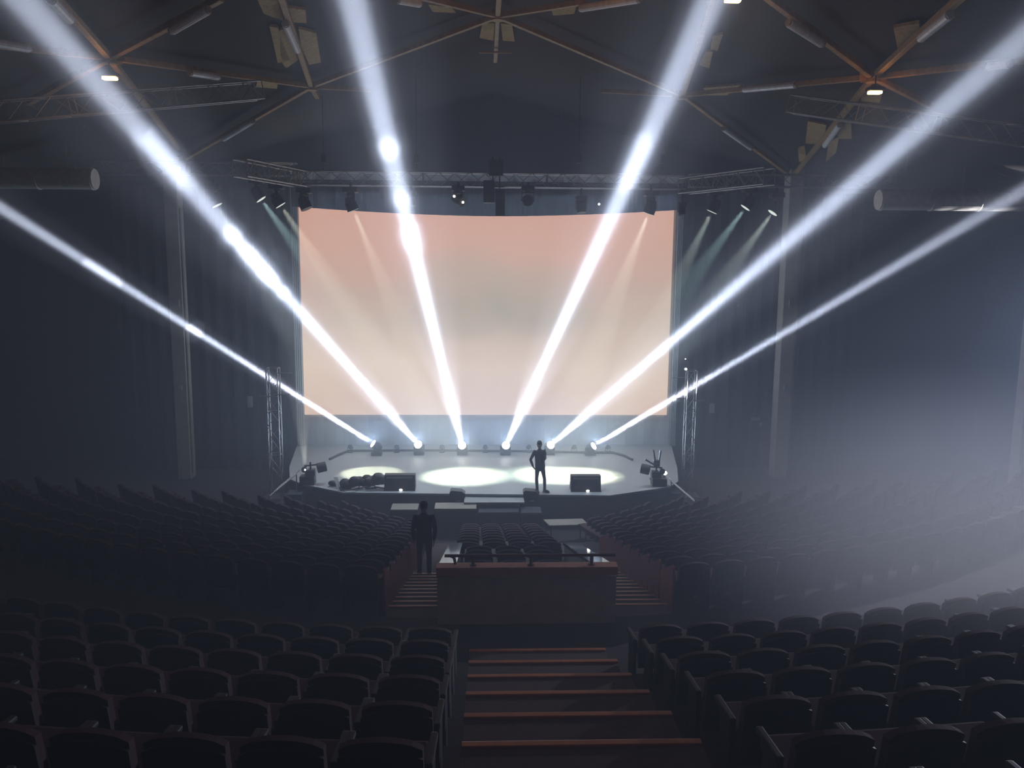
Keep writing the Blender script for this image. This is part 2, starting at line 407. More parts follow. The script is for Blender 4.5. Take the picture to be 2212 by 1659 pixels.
# ------------------------------------------------------------------ stage
SL = [P(655, 1046, z=STAGE_Z), P(742, 1064, z=STAGE_Z), P(1318, 1070, z=STAGE_Z), P(1445, 1052, z=STAGE_Z)]
front = [(p.x, p.y) for p in SL]
outline = [(-7.7, 36.0), (-7.0, 30.7), (-6.6, 29.0)] + front + [(6.9, 28.6), (7.3, 30.5), (8.2, 36.0)]
stg = empty('stage', (0.5, 31, 0), label='raised pale grey stage floor with dark skirting under the screen', cat='stage')
def sh(pts, dx=0.5, dy=31): return [(x-dx, y-dy) for x, y in pts]
b = MB(); b.poly_prism(sh(outline), STAGE_Z-0.06, STAGE_Z); b.build('deck', m_deck, stg)
b = MB(); b.poly_prism([(x*0.995-0.0, y+0.03) for x, y in sh(outline)], 0.0, STAGE_Z-0.06); b.build('skirt', m_fascia, stg)
# backdrop
bd = MB(); yb = 34.4
xL, xR = P(637, 700, y=yb).x, P(1466, 700, y=yb).x
zt = P(1050, 430, y=yb).z + 1.0
n = 60
prof = []
for i in range(n+1):
    x = xL + (xR-xL)*i/n; prof.append((x, yb + 0.03*math.sin(i*1.9)))
for (x0, y0), (x1, y1) in zip(prof, prof[1:]):
    bd.quad((x0, y0, STAGE_Z), (x1, y1, STAGE_Z), (x1, y1, zt), (x0, y0, zt))
bd.box(((xL+xR)/2, yb+0.04, zt), (xR-xL, 0.08, 0.1))
o = bd.build('backdrop_cloth', m_cyc, smooth=True); tag(o, 'pale grey backdrop cloth hanging behind the projected picture at the back of the stage', 'backdrop')
# projection screen
ys = 34.25
s0 = P(652, 893, y=ys); s1 = P(1440, 899, y=ys); s2 = P(1456, 455, y=ys); s3 = P(651, 440, y=ys)
xs0, xs1, zs0, zs1 = (s0.x+s3.x)/2, (s1.x+s2.x)/2, (s0.z+s1.z)/2, max(s2.z, s3.z)+0.15
scr = empty('projection_screen', ((xs0+xs1)/2, ys, zs0), label='huge screen glowing with a pink and grey cloudy sky picture above the stage', cat='screen')
b = MB(); W, H = xs1-xs0, zs1-zs0
b.box((0, 0.0, H/2), (W, 0.02, H)); pic = b.build('picture', mat('tmp_pic', (0.5,)*3), scr)
ms = bpy.data.materials.new('projected_sky_picture'); ms.use_nodes = True; nt = ms.node_tree; nt.nodes.clear()
out = nt.nodes.new('ShaderNodeOutputMaterial'); em = nt.nodes.new('ShaderNodeEmission'); nt.links.new(em.outputs[0], out.inputs[0])
tc = nt.nodes.new('ShaderNodeTexCoord'); sep = nt.nodes.new('ShaderNodeSeparateXYZ'); nt.links.new(tc.outputs['Object'], sep.inputs[0])
def math_(op, a, bb=None, c=None):
    nd = nt.nodes.new('ShaderNodeMath'); nd.operation = op
    for i, v in enumerate((a, bb, c)):
        if v is None: continue
        if isinstance(v, (int, float)): nd.inputs[i].default_value = v
        else: nt.links.new(v, nd.inputs[i])
    return nd.outputs[0]
u = math_('DIVIDE', sep.outputs[0], W); v = math_('DIVIDE', sep.outputs[2], H)     # u -.5..0.5, v 0..1
nz = nt.nodes.new('ShaderNodeTexNoise'); nz.inputs['Scale'].default_value = 0.22; nz.inputs['Detail'].default_value = 3
nt.links.new(tc.outputs['Object'], nz.inputs['Vector'])
vv = math_('ADD', v, math_('MULTIPLY', math_('SUBTRACT', nz.outputs['Fac'], 0.5), 0.28))
rp = nt.nodes.new('ShaderNodeValToRGB'); nt.links.new(vv, rp.inputs['Fac'])
cr = rp.color_ramp; cr.elements[0].position = 0.0; cr.elements[0].color = (0.86, 0.66, 0.56, 1)
cr.elements[1].position = 1.0; cr.elements[1].color = (0.78, 0.45, 0.36, 1)
for pos, c in ((0.22, (0.90, 0.74, 0.64)), (0.42, (0.74, 0.62, 0.54)), (0.58, (0.70, 0.53, 0.46)), (0.78, (0.78, 0.49, 0.40))):
    e_ = cr.elements.new(pos); e_.color = c+(1,)
# two grey smudges of cloud: a V shaped bank in the middle
def blob(cu, cv, ru, rv):
    a = math_('POWER', math_('DIVIDE', math_('SUBTRACT', u, cu), ru), 2); a.node.use_clamp = False
    c = math_('POWER', math_('DIVIDE', math_('SUBTRACT', v, cv), rv), 2)
    return math_('MAXIMUM', math_('SUBTRACT', 1.0, math_('ADD', a, c)), 0.0)
def absd(x): return math_('ABSOLUTE', x)
ridge = math_('SUBTRACT', v, math_('ADD', 0.50, math_('MULTIPLY', absd(math_('SUBTRACT', u, 0.03)), 0.9)))
bl = math_('ADD', math_('MULTIPLY', blob(-0.06, 0.58, 0.17, 0.24), 0.6), math_('MULTIPLY', blob(0.14, 0.56, 0.17, 0.20), 0.6))
bl = math_('ADD', bl, math_('MULTIPLY', blob(0.03, 0.46, 0.34, 0.13), 0.4)); 
nz2 = nt.nodes.new('ShaderNodeTexNoise'); nz2.inputs['Scale'].default_value = 0.7; nz2.inputs['Detail'].default_value = 5; nt.links.new(tc.outputs['Object'], nz2.inputs['Vector'])
bl = math_('MULTIPLY', bl, math_('ADD', 0.4, math_('MULTIPLY', nz2.outputs['Fac'], 1.0)))
mx = nt.nodes.new('ShaderNodeMix'); mx.data_type = 'RGBA'; bl.node.use_clamp = True
nt.links.new(bl, mx.inputs[0]); nt.links.new(rp.outputs[0], mx.inputs[6]); mx.inputs[7].default_value = (0.52, 0.48, 0.41, 1)
nt.links.new(mx.outputs[2], em.inputs['Color']); em.inputs['Strength'].default_value = 0.95
pic.data.materials.clear(); pic.data.materials.append(ms)
b = MB(); b.tube((-W/2, 0.03, H+0.02), (W/2, 0.03, H+0.02), 0.03)
for k in (-0.46, -0.2, 0.2, 0.46): b.tube((k*W, 0.03, H), (k*W, 0.03, roofz(k*W+scr.location.x, 0.02)-zs0), 0.008, n=5)
b.build('hanging_bar', m_black, scr)
# side cloths of the screen
for x0, x1, nm, lab in ((P(637, 700, y=yb).x, P(652, 700, y=ys).x, 'l', 'left'), (P(1441, 700, y=ys).x+0.25, P(1467, 700, y=ys).x, 'r', 'right')):
    b = MB()
    m_ = 8
    for i in range(m_):
        xa, xb = x0+(x1-x0)*i/m_, x0+(x1-x0)*(i+1)/m_
        b.prism([(xa, ys-0.12-0.03*(i % 2), STAGE_Z), (xb, ys-0.12-0.03*((i+1) % 2), STAGE_Z), (xb, ys-0.12-0.03*((i+1) % 2), zt-0.35), (xa, ys-0.12-0.03*(i % 2), zt-0.35)], (0, 0.02, 0))
    tag(b.build('side_curtain', m_side), 'narrow grey cloth strip hanging along the %s edge of the glowing screen' % lab, 'curtain')
# black wings and the border above the screen
for x0, x1, lab in ((-14.5, xL-0.02, 'left'), (xR+0.05, 15.5, 'right')):
    b = MB(); k = int((x1-x0)/0.12)
    for i in range(k):
        xa, xb = x0+(x1-x0)*i/k, x0+(x1-x0)*(i+1)/k
        ya, yb2 = 34.7+0.07*math.sin(i*1.3), 34.7+0.07*math.sin((i+1)*1.3)
        b.quad((xa, ya, 0), (xb, yb2, 0), (xb, yb2, 11.4), (xa, ya, 11.4))
    tag(b.build('wing_drape', m_drape, smooth=True), 'tall black pleated drape hanging %s of the stage backdrop' % lab, 'curtain')
b = MB(); yv = 32.9; k = 90
bx0, bx1 = P(640, 420, y=yv).x-0.2, P(1475, 420, y=yv).x+0.1
def vbot(x):
    px = 640 + (x-bx0)/(bx1-bx0)*835
    t = (px-1060)/410.0
    return P(px, 467-20*min(1.0, abs(t))**1.6 + (6*max(0, t)), y=yv).z
for i in range(k):
    xa, xb = bx0+(bx1-bx0)*i/k, bx0+(bx1-bx0)*(i+1)/k
    ya, yb2 = yv+0.05*math.sin(i*1.7), yv+0.05*math.sin((i+1)*1.7)
    b.quad((xa, ya, vbot(xa)), (xb, yb2, vbot(xb)), (xb, yb2, 11.55), (xa, ya, 11.55))
b.tube((bx0, yv, 11.55), (bx1, yv, 11.55), 0.03)
tag(b.build('border_curtain', m_border, smooth=True), 'dark grey border curtain with sagging hem hanging above the screen', 'curtain')
# low rear lip line with the cable run on stage
pts = [P(x, y, z=STAGE_Z+0.04) for x, y in ((712, 992), (732, 982), (752, 974), (850, 973), (950, 973), (1050, 974), (1150, 975), (1250, 977), (1325, 978), (1348, 984), (1366, 993))]
b = MB(); b.path([Vector((p.x, p.y, STAGE_Z+0.045)) for p in pts], 0.045, 8)
tag(b.build('cable_run', m_cable), 'long dark cable run lying on the stage floor behind the moving lights', 'cable')

# ------------------------------------------------------------------ light fixtures
def moving_head(name, base_pos, head_c, d, sc=1.0, lens_mat=m_lens, label='', group=None, hang=False, body=m_black):
    """base box, yoke with two arms, head drum pointing along d. head_c: centre of the drum; everything in local coordinates"""
    e = empty(name, base_pos, label=label, cat='stage light', group=group)
    c = Vector(head_c)-Vector(base_pos); d = Vector(d).normalized(); s = -1 if hang else 1
    b = MB(); b.box((0, 0, s*0.075*sc), (0.40*sc, 0.36*sc, 0.15*sc), bevel=0.02*sc)
    for q in (-1, 1): b.box((q*0.2*sc, 0, s*0.075*sc), (0.03*sc, 0.12*sc, 0.05*sc), bevel=0.01*sc)
    if hang: b.tube((0, 0, 0), (0, 0, 0.12*sc), 0.035*sc)
    b.build('base', body, e)
    h = Vector((d.x, d.y, 0)); h = h.normalized() if h.length > 1e-3 else Vector((0, -1, 0))
    side = Vector((-h.y, h.x, 0))
    b = MB()
    b.tube((0, 0, s*0.15*sc), (0, 0, s*0.19*sc), 0.10*sc, n=16)
    rq = Matrix((side, h, Vector((0, 0, 1)))).transposed().to_quaternion()
    b.box((0, 0, s*0.20*sc), (0.40*sc, 0.10*sc, 0.05*sc), rq, bevel=0.01*sc)
    for q in (-1, 1):
        zc = c.z; b.box(side*q*0.19*sc+Vector((c.x*0, 0, (s*0.20*sc+zc)/2)), (0.04*sc, 0.10*sc, abs(zc-s*0.20*sc)+0.10*sc), rq, bevel=0.01*sc)
    b.build('yoke', body, e)
    b = MB()
    b.tube(c-d*0.20*sc, c-d*0.06*sc, 0.10*sc, 0.155*sc, n=20); b.tube(c-d*0.06*sc, c+d*0.16*sc, 0.165*sc, 0.165*sc, n=20)
    b.tube(c+d*0.16*sc, c+d*0.17*sc, 0.172*sc, n=20)
    hd = b.build('lamp_head', body, e, smooth=False)
    if lens_mat is not None:
        b = MB(); b.tube(c+d*0.171*sc, c+d*0.178*sc, 0.148*sc, n=24); b.build('lens', lens_mat, hd)
    return e
WHO = ['leftmost of the six', 'second from the left of the six', 'third from the left of the six', 'fourth of six, left of the standing person',
       'fifth of six, right of the standing person', 'rightmost of the six']
for (p, d), wl in zip(HEADS, WHO):
    c = p - d*0.19
    e = moving_head('moving_head_light', (c.x, c.y, STAGE_Z), c, d, 1.0, m_lens, 'black moving light firing a white beam, '+wl, 'moving lights firing white beams from the stage floor')
# small floor fixtures between them
for px, lab in ((757, 'leftmost'), (857, 'second'), (955, 'third'), (1048, 'fourth'), (1142, 'fifth'), (1240, 'sixth'), (1313, 'rightmost')):
    p = P(px, 977, z=STAGE_Z); p.z = STAGE_Z
    l2 = lab if 'most' in lab else lab+' from left'
    e = empty('floor_blinder', p, label='small dark unlit floor light by the cable run, %s of seven' % l2, cat='stage light', group='small unlit lights along the cable run')
    b = MB(); b.box((0, 0, 0.02), (0.2, 0.2, 0.04), bevel=0.008); b.box((-0.1, 0, 0.12), (0.015, 0.05, 0.2)); b.box((0.1, 0, 0.12), (0.015, 0.05, 0.2)); b.build('bracket', m_black, e)
    b = MB(); b.tube((0, 0.1, 0.17), (0, -0.06, 0.24), 0.085, n=16); b.build('lamp_can', m_black, e)

# hanging profile spots (the ones that throw the pale beams)
PN = ['hanging left of the screen, leftmost', 'hanging left of the screen, middle of three', 'hanging left of the screen, nearest to it', 'hanging over the left part of the screen',
      'hanging over the right part of the screen', 'hanging right of the screen, nearest to it', 'hanging right of the screen, middle of three', 'hanging right of the screen, rightmost']
TR_Z = 11.15
for (px, yy, q, c, ang, pw), lab in zip(PROFILES, PN):
    p = P(px[0], px[1], y=yy); d = (Vector(q)-p).normalized(); c0 = p-d*0.22
    e = moving_head('hanging_spotlight', (c0.x, c0.y, c0.z+0.52), c0, d, 1.15, m_lensy, 'black spotlight with pale downward beam, '+lab, 'lit spotlights on the truss', hang=True)
    b = MB(); b.tube((0, 0, 0.1), (0, 0, max(0.15, TR_Z-0.1-e.location.z)), 0.03); b.build('hanging_pole', m_black, e)
# front truss fixtures without beams
def hang_light(px, py_bot, y, w_px, lab, tilt=(0.1, -0.2, -1)):
    p = P(px, py_bot, y=y); sc = w_px/1840*y/0.40
    c = p + Vector((0, 0, 0.2*sc))
    e = moving_head('hanging_moving_head', (c.x, c.y, c.z+0.42*sc), c, Vector(tilt), sc, None, lab, 'unlit fixtures under the front truss', hang=True)
    b = MB(); b.tube((0, 0, 0.0), (0, 0, max(0.1, TR_Z-0.15-e.location.z)), 0.035); b.build('hanging_pole', m_black, e)
hang_light(658, 455, 28.0, 30, 'large black unlit moving light at the left end of the front truss, tilted', (0.45, -0.1, -1))
hang_light(888, 447, 28.0, 22, 'black unlit moving light on the front truss behind the third white beam')
hang_light(1140, 446, 28.0, 27, 'short black unlit moving light on the front truss right of the double speaker', (0, -1, -0.2))
hang_light(1255, 462, 28.0, 24, 'long black unlit fixture on the front truss left of the fourth white beam')
hang_light(990, 446, 28.0, 27, 'black fixture with white glints on the front truss left of the double speaker', (0.9, -0.5, -0.4))
hang_light(1472, 466, 28.0, 18, 'black unlit fixture under the right end of the front truss')
for px, py, yy, lab in ((981, 424, 27.75, 'left'), (1000, 437, 27.75, 'right')):  # white glints on the truss put in as small emissive balls
    p = P(px, py, y=yy); b = MB(); b.ball((0, 0, 0), 0.04); o = b.build('glint_ball', m_led, loc=p); tag(o, 'tiny bright white glint on the %s side of the hanging fixture' % lab, 'lamp', 'tiny white glints on the truss')
p = P(1294, 441, y=27.7); b = MB(); b.ball((0, 0, 0), 0.035); o = b.build('glint_ball', m_led, loc=p); tag(o, 'tiny bright white glint under the front truss beside the fourth white beam', 'lamp', 'tiny white glints on the truss')
# hanging speaker pair in the centre
p = P(1071, 432, y=28.0)
e = empty('hanging_speaker', (p.x, p.y, TR_Z-0.1), label='black double speaker cluster hanging from the middle of the front truss', cat='speaker')
zz = P(1071, 466, y=28.0).z - e.location.z
b = MB(); b.box((-0.22, 0, zz+0.75), (0.36, 0.4, 0.7), bevel=0.02); b.box((0.14, 0, zz+0.42), (0.30, 0.45, 0.84), Matrix.Rotation(R_(4), 3, 'X').to_quaternion(), bevel=0.02); b.build('cabinet', m_black2, e)
b = MB(); b.box((0.14, -0.235, zz+0.42), (0.25, 0.01, 0.76)); b.box((-0.22, -0.205, zz+0.75), (0.30, 0.01, 0.62)); b.build('grille', m_grille, e)
b = MB(); b.tube((-0.1, 0, 0.9), (-0.1, 0, zz+1.0), 0.02); b.tube((0.12, 0, 0.9), (0.12, 0, zz+0.8), 0.02); b.box((0, 0, 0.55), (0.45, 0.3, 0.5), bevel=0.02); b.build('hoist', m_black, e)

# ------------------------------------------------------------------ trusses
def truss(name, a, q, wd, label, group=None, step=0.5, r=0.026, double=False):
    a, q = Vector(a), Vector(q); d = q-a; Ln = d.length; dn = d.normalized()
    e = empty(name, a, label=label, cat='truss', group=group)
    s = dn.cross(Vector((0, 0, 1))).normalized() if abs(dn.z) < 0.9 else Vector((1, 0, 0))
    t = s.cross(dn).normalized()
    cs = [(s*i+t*j)*wd/2 for i, j in ((-1, -1), (1, -1), (1, 1), (-1, 1))]
    for c in cs:
        b = MB(); b.tube(c, c+d, r, n=8); b.build('chord', m_alu, e)
    b = MB(); n = max(2, int(round(Ln/step)))
    for f in range(4):
        c0, c1 = cs[f], cs[(f+1) % 4]
        for i in range(n):
            p0, p1 = d*(i/n), d*((i+1)/n)
            if i % 2 == 0: b.tube(c0+p0, c1+p1, r*0.5, n=5)
            else: b.tube(c1+p0, c0+p1, r*0.5, n=5)
        for i in (0, n//3, 2*n//3, n):
            b.tube(c0+d*(i/n), c1+d*(i/n), r*0.6, n=5)
    b.build('lacing', m_alu, e)
    return e
YT = 28.3
def TP(px, py, y=YT): return P(px, py, y=y)
truss('truss', TP(645, 384), TP(1478, 394), 0.42, 'long horizontal front truss spanning above the screen', 'lighting trusses')
truss('truss', TP(648, 386, 27.6), TP(518, 362, 24.5), 0.46, 'short slanting truss rising forward from the left end of the front truss', 'lighting trusses', 0.35)
truss('truss', TP(1478, 402, 27.6), TP(1662, 380, 24.5), 0.46, 'short slanting truss rising forward from the right end of the front truss', 'lighting trusses', 0.35)
truss('truss', P(-30, 360, y=30), P(640, 366, y=30), 0.42, 'dim horizontal truss reaching to the left wall behind the left pillar', 'lighting trusses', 0.6)
truss('truss', P(1490, 390, y=30), P(1930, 392, y=30), 0.42, 'dim horizontal truss running right from the front truss past the right pillar', 'lighting trusses', 0.6)
truss('truss', P(-40, 245, y=18.5), P(560, 195, y=22.5), 0.42, 'dim high truss in the upper left under the roof', 'lighting trusses', 0.45, 0.022)
truss('truss', P(1710, 225, y=22.5), P(2260, 300, y=18.5), 0.42, 'dim high truss in the upper right under the roof', 'lighting trusses', 0.45, 0.022)
# rigging chains of the trusses up to the roof
def chain(p, lab):
    b = MB(); p = Vector(p); top = roofz(p.x, 0.02); b.tube((0, 0, 0), (0, 0, top-p.z), 0.012, n=5); b.box((0, 0, 0.35), (0.14, 0.14, 0.3), bevel=0.02)
    tag(b.build('rigging_chain', m_black, loc=p), lab, 'chain', 'chains carrying the trusses')
for px, lab in ((700, 'first'), (900, 'second'), (1250, 'third'), (1430, 'fourth')):
    q = TP(px, 380); chain((q.x, q.y, q.z+0.2), 'thin dark chain holding the front truss, %s from the left' % lab)

# vertical truss towers beside the screen
def tower(pxl, pxr, ptop, pbot, y, lab, arms, lampdots):
    a = P((pxl+pxr)/2, pbot, y=y); q = P((pxl+pxr)/2, ptop, y=y); a.z = 0.0
    wd = (pxr-pxl)/1840*y*0.98
    e = truss('truss_tower', (a.x, y, a.z+0.03), (a.x, y, q.z), wd, lab, 'truss towers', 0.55, 0.022)
    b = MB(); b.box((0, 0, -0.015), (wd+0.5, wd+0.4, 0.03)); b.build('base_plate', m_alu, e)
    for (x0, x1, pz) in arms:
        p0, p1 = P(x0, pz, y=y-0.25), P(x1, pz, y=y-0.25); o = Vector(e.location)
        b = MB(); b.tube(p0-o, p1-o, 0.02, n=8); b.build('cross_arm', m_alu, e)
    return e
tower(583, 607, 795, 965, 30.6, 'thin tall truss tower standing left of the screen', [(558, 600, 856), (588, 632, 806), (590, 626, 852)], [])
tower(1476, 1497, 801, 1000, 30.6, 'tall truss tower standing right of the screen', [(1452, 1478, 816), (1496, 1523, 865), (1461, 1480, 861)], [])
p = P(1481, 797, y=30.2); e = empty('tower_lamp', p, label='small bright white lamp on top of the right truss tower', cat='lamp')
b = MB(); b.tube((0, 0.06, 0), (0, -0.03, 0), 0.06, n=12); b.box((0, 0.05, -0.06), (0.04, 0.04, 0.1)); b.build('lamp_can', m_black, e); b = MB(); b.ball((0, -0.04, 0), 0.045); b.build('lens', m_led, e)
hh = P(1480, 776, y=30.2).z-p.z; b = MB(); b.tube((0, 0.1, -0.1), (0, 0.1, hh), 0.012); b.build('mast', m_black, e)
b = MB(); b.ball((0, 0.08, hh), 0.022); b.build('indicator_lamp', m_led, e)
# small grey boxes on the walls
for px, py, y, w_, h_, lab in ((1538, 882, 33.5, 0.2, 0.40, 'small pale box on the wall right of the right truss tower'), (1632, 905, 33.5, 0.36, 0.14, 'small pale box low on the dark wall left of the right pillar'),
                               (540, 868, 33.5, 0.2, 0.45, 'faint upright box left of the left truss tower'), (1643, 916, 33.4, 0.1, 0.16, 'tiny pale box hanging below a wider pale box left of the right pillar')):
    p = P(px, py, y=34.5); b = MB(); b.box((0, 0, 0), (w_, 0.14, h_), bevel=0.02); b.box((0, -0.08, 0), (w_*0.6, 0.03, h_*0.7)); tag(b.build('wall_box', m_grey, loc=p), lab, 'box')

# pillars and ducts
for pxt, pxb, pyb, hw, lab in ((380, 396, 965, 0.30, 'tall square grey pillar left of the stage'), (1710, 1686, 1035, 0.32, 'tall square grey pillar right of the stage')):
    p = P((pxt+pxb)/2, 700, y=33.4)
    e = empty('pillar', (p.x, 33.4, 0), label=lab, cat='pillar')
    b = MB(); b.box((0, 0, roofz(p.x, 0.1)/2), (2*hw*0.85, 2*hw, roofz(p.x, 0.1)), bevel=0.03); b.build('shaft', m_pillar, e)
    b = MB(); b.tube((hw*0.85+0.06, -hw*0.6, 0.2), (hw*0.85+0.06, -hw*0.6, 10.5), 0.05); b.build('downpipe', m_pillar, e)
    b = MB(); b.box((0.05, -hw-0.04, P(pxt, 655, y=33).z), (0.22, 0.08, 0.3), bevel=0.01); b.box((0.0, -hw-0.03, P(pxt, 838, y=33).z), (0.16, 0.06, 0.2), bevel=0.01); b.build('junction_box', m_grey, e)
p = P(2205, 900, y=22.0); e = empty('pillar', (p.x+0.15, 22.0, 0), label='pale pillar cut by the right frame edge', cat='pillar')
b = MB(); b.box((0, 0, 5.1), (0.42, 0.42, 10.2), bevel=0.03); b.build('shaft', m_pillar, e); b = MB(); b.box((-0.1, -0.23, 4.3), (0.14, 0.06, 0.2)); b.build('junction_box', m_grey, e)
for x0, x1, py, lab in ((-40, 206, 383, 'round grey air duct under the roof at the left edge'), (1897, 2260, 432, 'round grey air duct under the roof at the right edge')):
    a, q = P(x0, py, y=26), P(x1, py+(4 if x0 < 0 else 0), y=26)
    if x0 < 0: end, far = q, a
    else: end, far = a, q
    q2 = Vector((far.x, 26, end.z)); a2 = Vector((end.x, 26, end.z))
    e = empty('air_duct', a2, label=lab, cat='duct')
    b = MB(); b.tube((0, 0, 0), q2-a2, 0.30, n=28); b.build('pipe', m_duct, e)
    dx = (q2-a2).normalized()
    for k in (0.05, 1.6, 3.1):
        b = MB(); b.tube(dx*k, dx*(k+0.06), 0.32, n=28); b.build('joint_ring', m_duct, e)
    for k in (0.8, 2.6):
        b = MB(); b.tube(dx*k+Vector((0, 0, 0.3)), dx*k+Vector((0, 0, roofz(a2.x+dx.x*k)-a2.z)), 0.012, n=5); b.build('hanger', m_alu, e)

# ------------------------------------------------------------------ roof framework
NODES = {'A': (1075, 34), 'B': (672, 186), 'C': (1475, 205), 'D': (236, 124), 'E': (1886, 166), 'F': (395, 345), 'G': (1712, 382)}
NP = {k: PC(*v) for k, v in NODES.items()}
def roofbeam(a, q, lab, r=0.075):
    a, q = Vector(a), Vector(q)
    b = MB(); d = q-a; rot = d.to_track_quat('Z', 'Y')
    b.box(d/2, (r*1.7, r*1.7, d.length), rot, bevel=0.015)
    o = b.build('roof_beam', m_wood, loc=a); tag(o, lab, 'beam', 'roof beams'); return o
BE = [('A', 'B', 'long roof beam from the top centre joint down to the left joint'), ('A', 'C', 'long roof beam from the top centre joint down to the right joint'),
      ('A', (880, -14), 'roof beam running up left from the top centre joint'), ('A', (1262, 4), 'roof beam running up right from the top centre joint'),
      ('A', (1081, -50), 'thick roof beam rising from the top centre joint out of view'),
      ('B', (600, -30), 'roof beam rising from the left joint past the large tan panels'), ('B', 'F', 'roof beam falling from the left joint towards the left pillar'),
      ('B', 'D', 'roof beam linking the left joint to the far left joint'), ('B', (800, 194), 'short roof beam fading right from the left joint'),
      ('C', (1300, 196), 'short roof beam fading left from the right joint'), ('C', (1545, -20), 'roof beam rising from the right joint behind the fourth white beam'),
      ('C', 'G', 'roof beam falling from the right joint to the right pillar'), ('C', 'E', 'roof beam linking the right joint to the far right joint'),
      ('D', (90, -40), 'roof beam rising left from the far left joint'), ('D', (478, -4), 'roof beam rising right from the far left joint'),
      ('D', (-20, 96), 'roof beam running to the left frame edge from the far left joint'), ('D', (60, 222), 'roof beam falling left from the far left joint'),
      ('D', (385, 320), 'roof beam falling right from the far left joint behind the second white beam'),
      ('E', (1640, -20), 'roof beam rising left from the far right joint'), ('E', (2080, -10), 'roof beam rising right from the far right joint'),
      ('E', (2230, 128), 'roof beam running to the right frame edge from the far right joint'), ('E', 'G', 'roof beam falling from the far right joint to the right pillar'),
      ('E', (2010, 228), 'roof beam falling right from the far right joint')]
for a, q, lab in BE:
    pa_, pq = NP[a], (NP[q] if isinstance(q, str) else PC(*q))
    roofbeam(pa_, pq, lab)
# short stubs hanging below the joints and the joints themselves
for k, lab in zip('ABCDEFG', ('top centre', 'left', 'right', 'far left', 'far right', 'left pillar', 'right pillar')):
    p = NP[k]; e = empty('roof_joint', p, label='metal joint plate where roof beams meet, %s one' % lab, cat='joint', group='roof beam joints')
    b = MB(); b.tube((0, 0, -0.12), (0, 0, 0.12), 0.16, n=12); b.build('hub', m_wood, e)
    for i in range(6):
        a = i*math.pi/3; b = MB(); b.box((math.cos(a)*0.2, math.sin(a)*0.2, 0), (0.22, 0.02, 0.16), Matrix.Rotation(a, 3, 'Z').to_quaternion()); b.build('plate', m_wood, e)
roofbeam(NP['A'], PC(1070, 132, 0.9) , 'short upright stub hanging below the top centre joint', 0.065)
roofbeam(NP['B'], PC(686, 210, 0.5), 'short stub continuing below the left joint')
a, q = PC(1034, 113, 0.75), PC(1106, 113, 0.75); roofbeam(a, q, 'thin crosspiece on the stub below the top centre joint', 0.03)
# pale tubes on the beams
TB = [((617, 52), (642, 108), 'on the beam by the large tan panels'), ((483, 300), (546, 262), 'on the beam falling left of the left joint'), ((372, 66), (448, 22), 'high on the beam right of the far left joint'),
      ((860, 0), (905, 8), 'near the top edge left of the top centre joint'), ((1256, 18), (1380, -2), 'near the top edge right of the top centre joint'), ((1608, 193), (1718, 183), 'between the right and far right joints'),
      ((1563, 278), (1622, 320), 'on the beam falling to the right pillar'), ((1782, 314), (1814, 270), 'above the right pillar between tan panels'), ((1990, 82), (2052, 32), 'on the beam rising right of the far right joint'),
      ((1705, 50), (1775, 94), 'on the beam rising left of the far right joint'), ((412, 157), (470, 166), 'between the left and far left joints'), ((110, 0), (150, 42), 'at the top left corner beside the second white beam'), ((-10, 92), (60, 104), 'at the left frame edge'), ((2136, 143), (2180, 138), 'near the right frame edge')]
for a, q, lab in TB:
    a, q = PC(*a, 0.42), PC(*q, 0.42); b = MB(); d = q-a; dn = d.normalized()
    e = empty('fluorescent_tube', a, label='unlit pale tube light '+lab, cat='tube light', group='unlit tube lights on the roof beams')
    b.tube((0, 0, 0), d, 0.085, n=12); b.build('casing', m_tube, e)
    b = MB(); b.tube(-dn*0.05, (0, 0, 0), 0.07, n=10); b.build('end_cap', m_grey, e); b = MB(); b.tube(d, d+dn*0.05, 0.07, n=10); b.build('end_cap', m_grey, e)
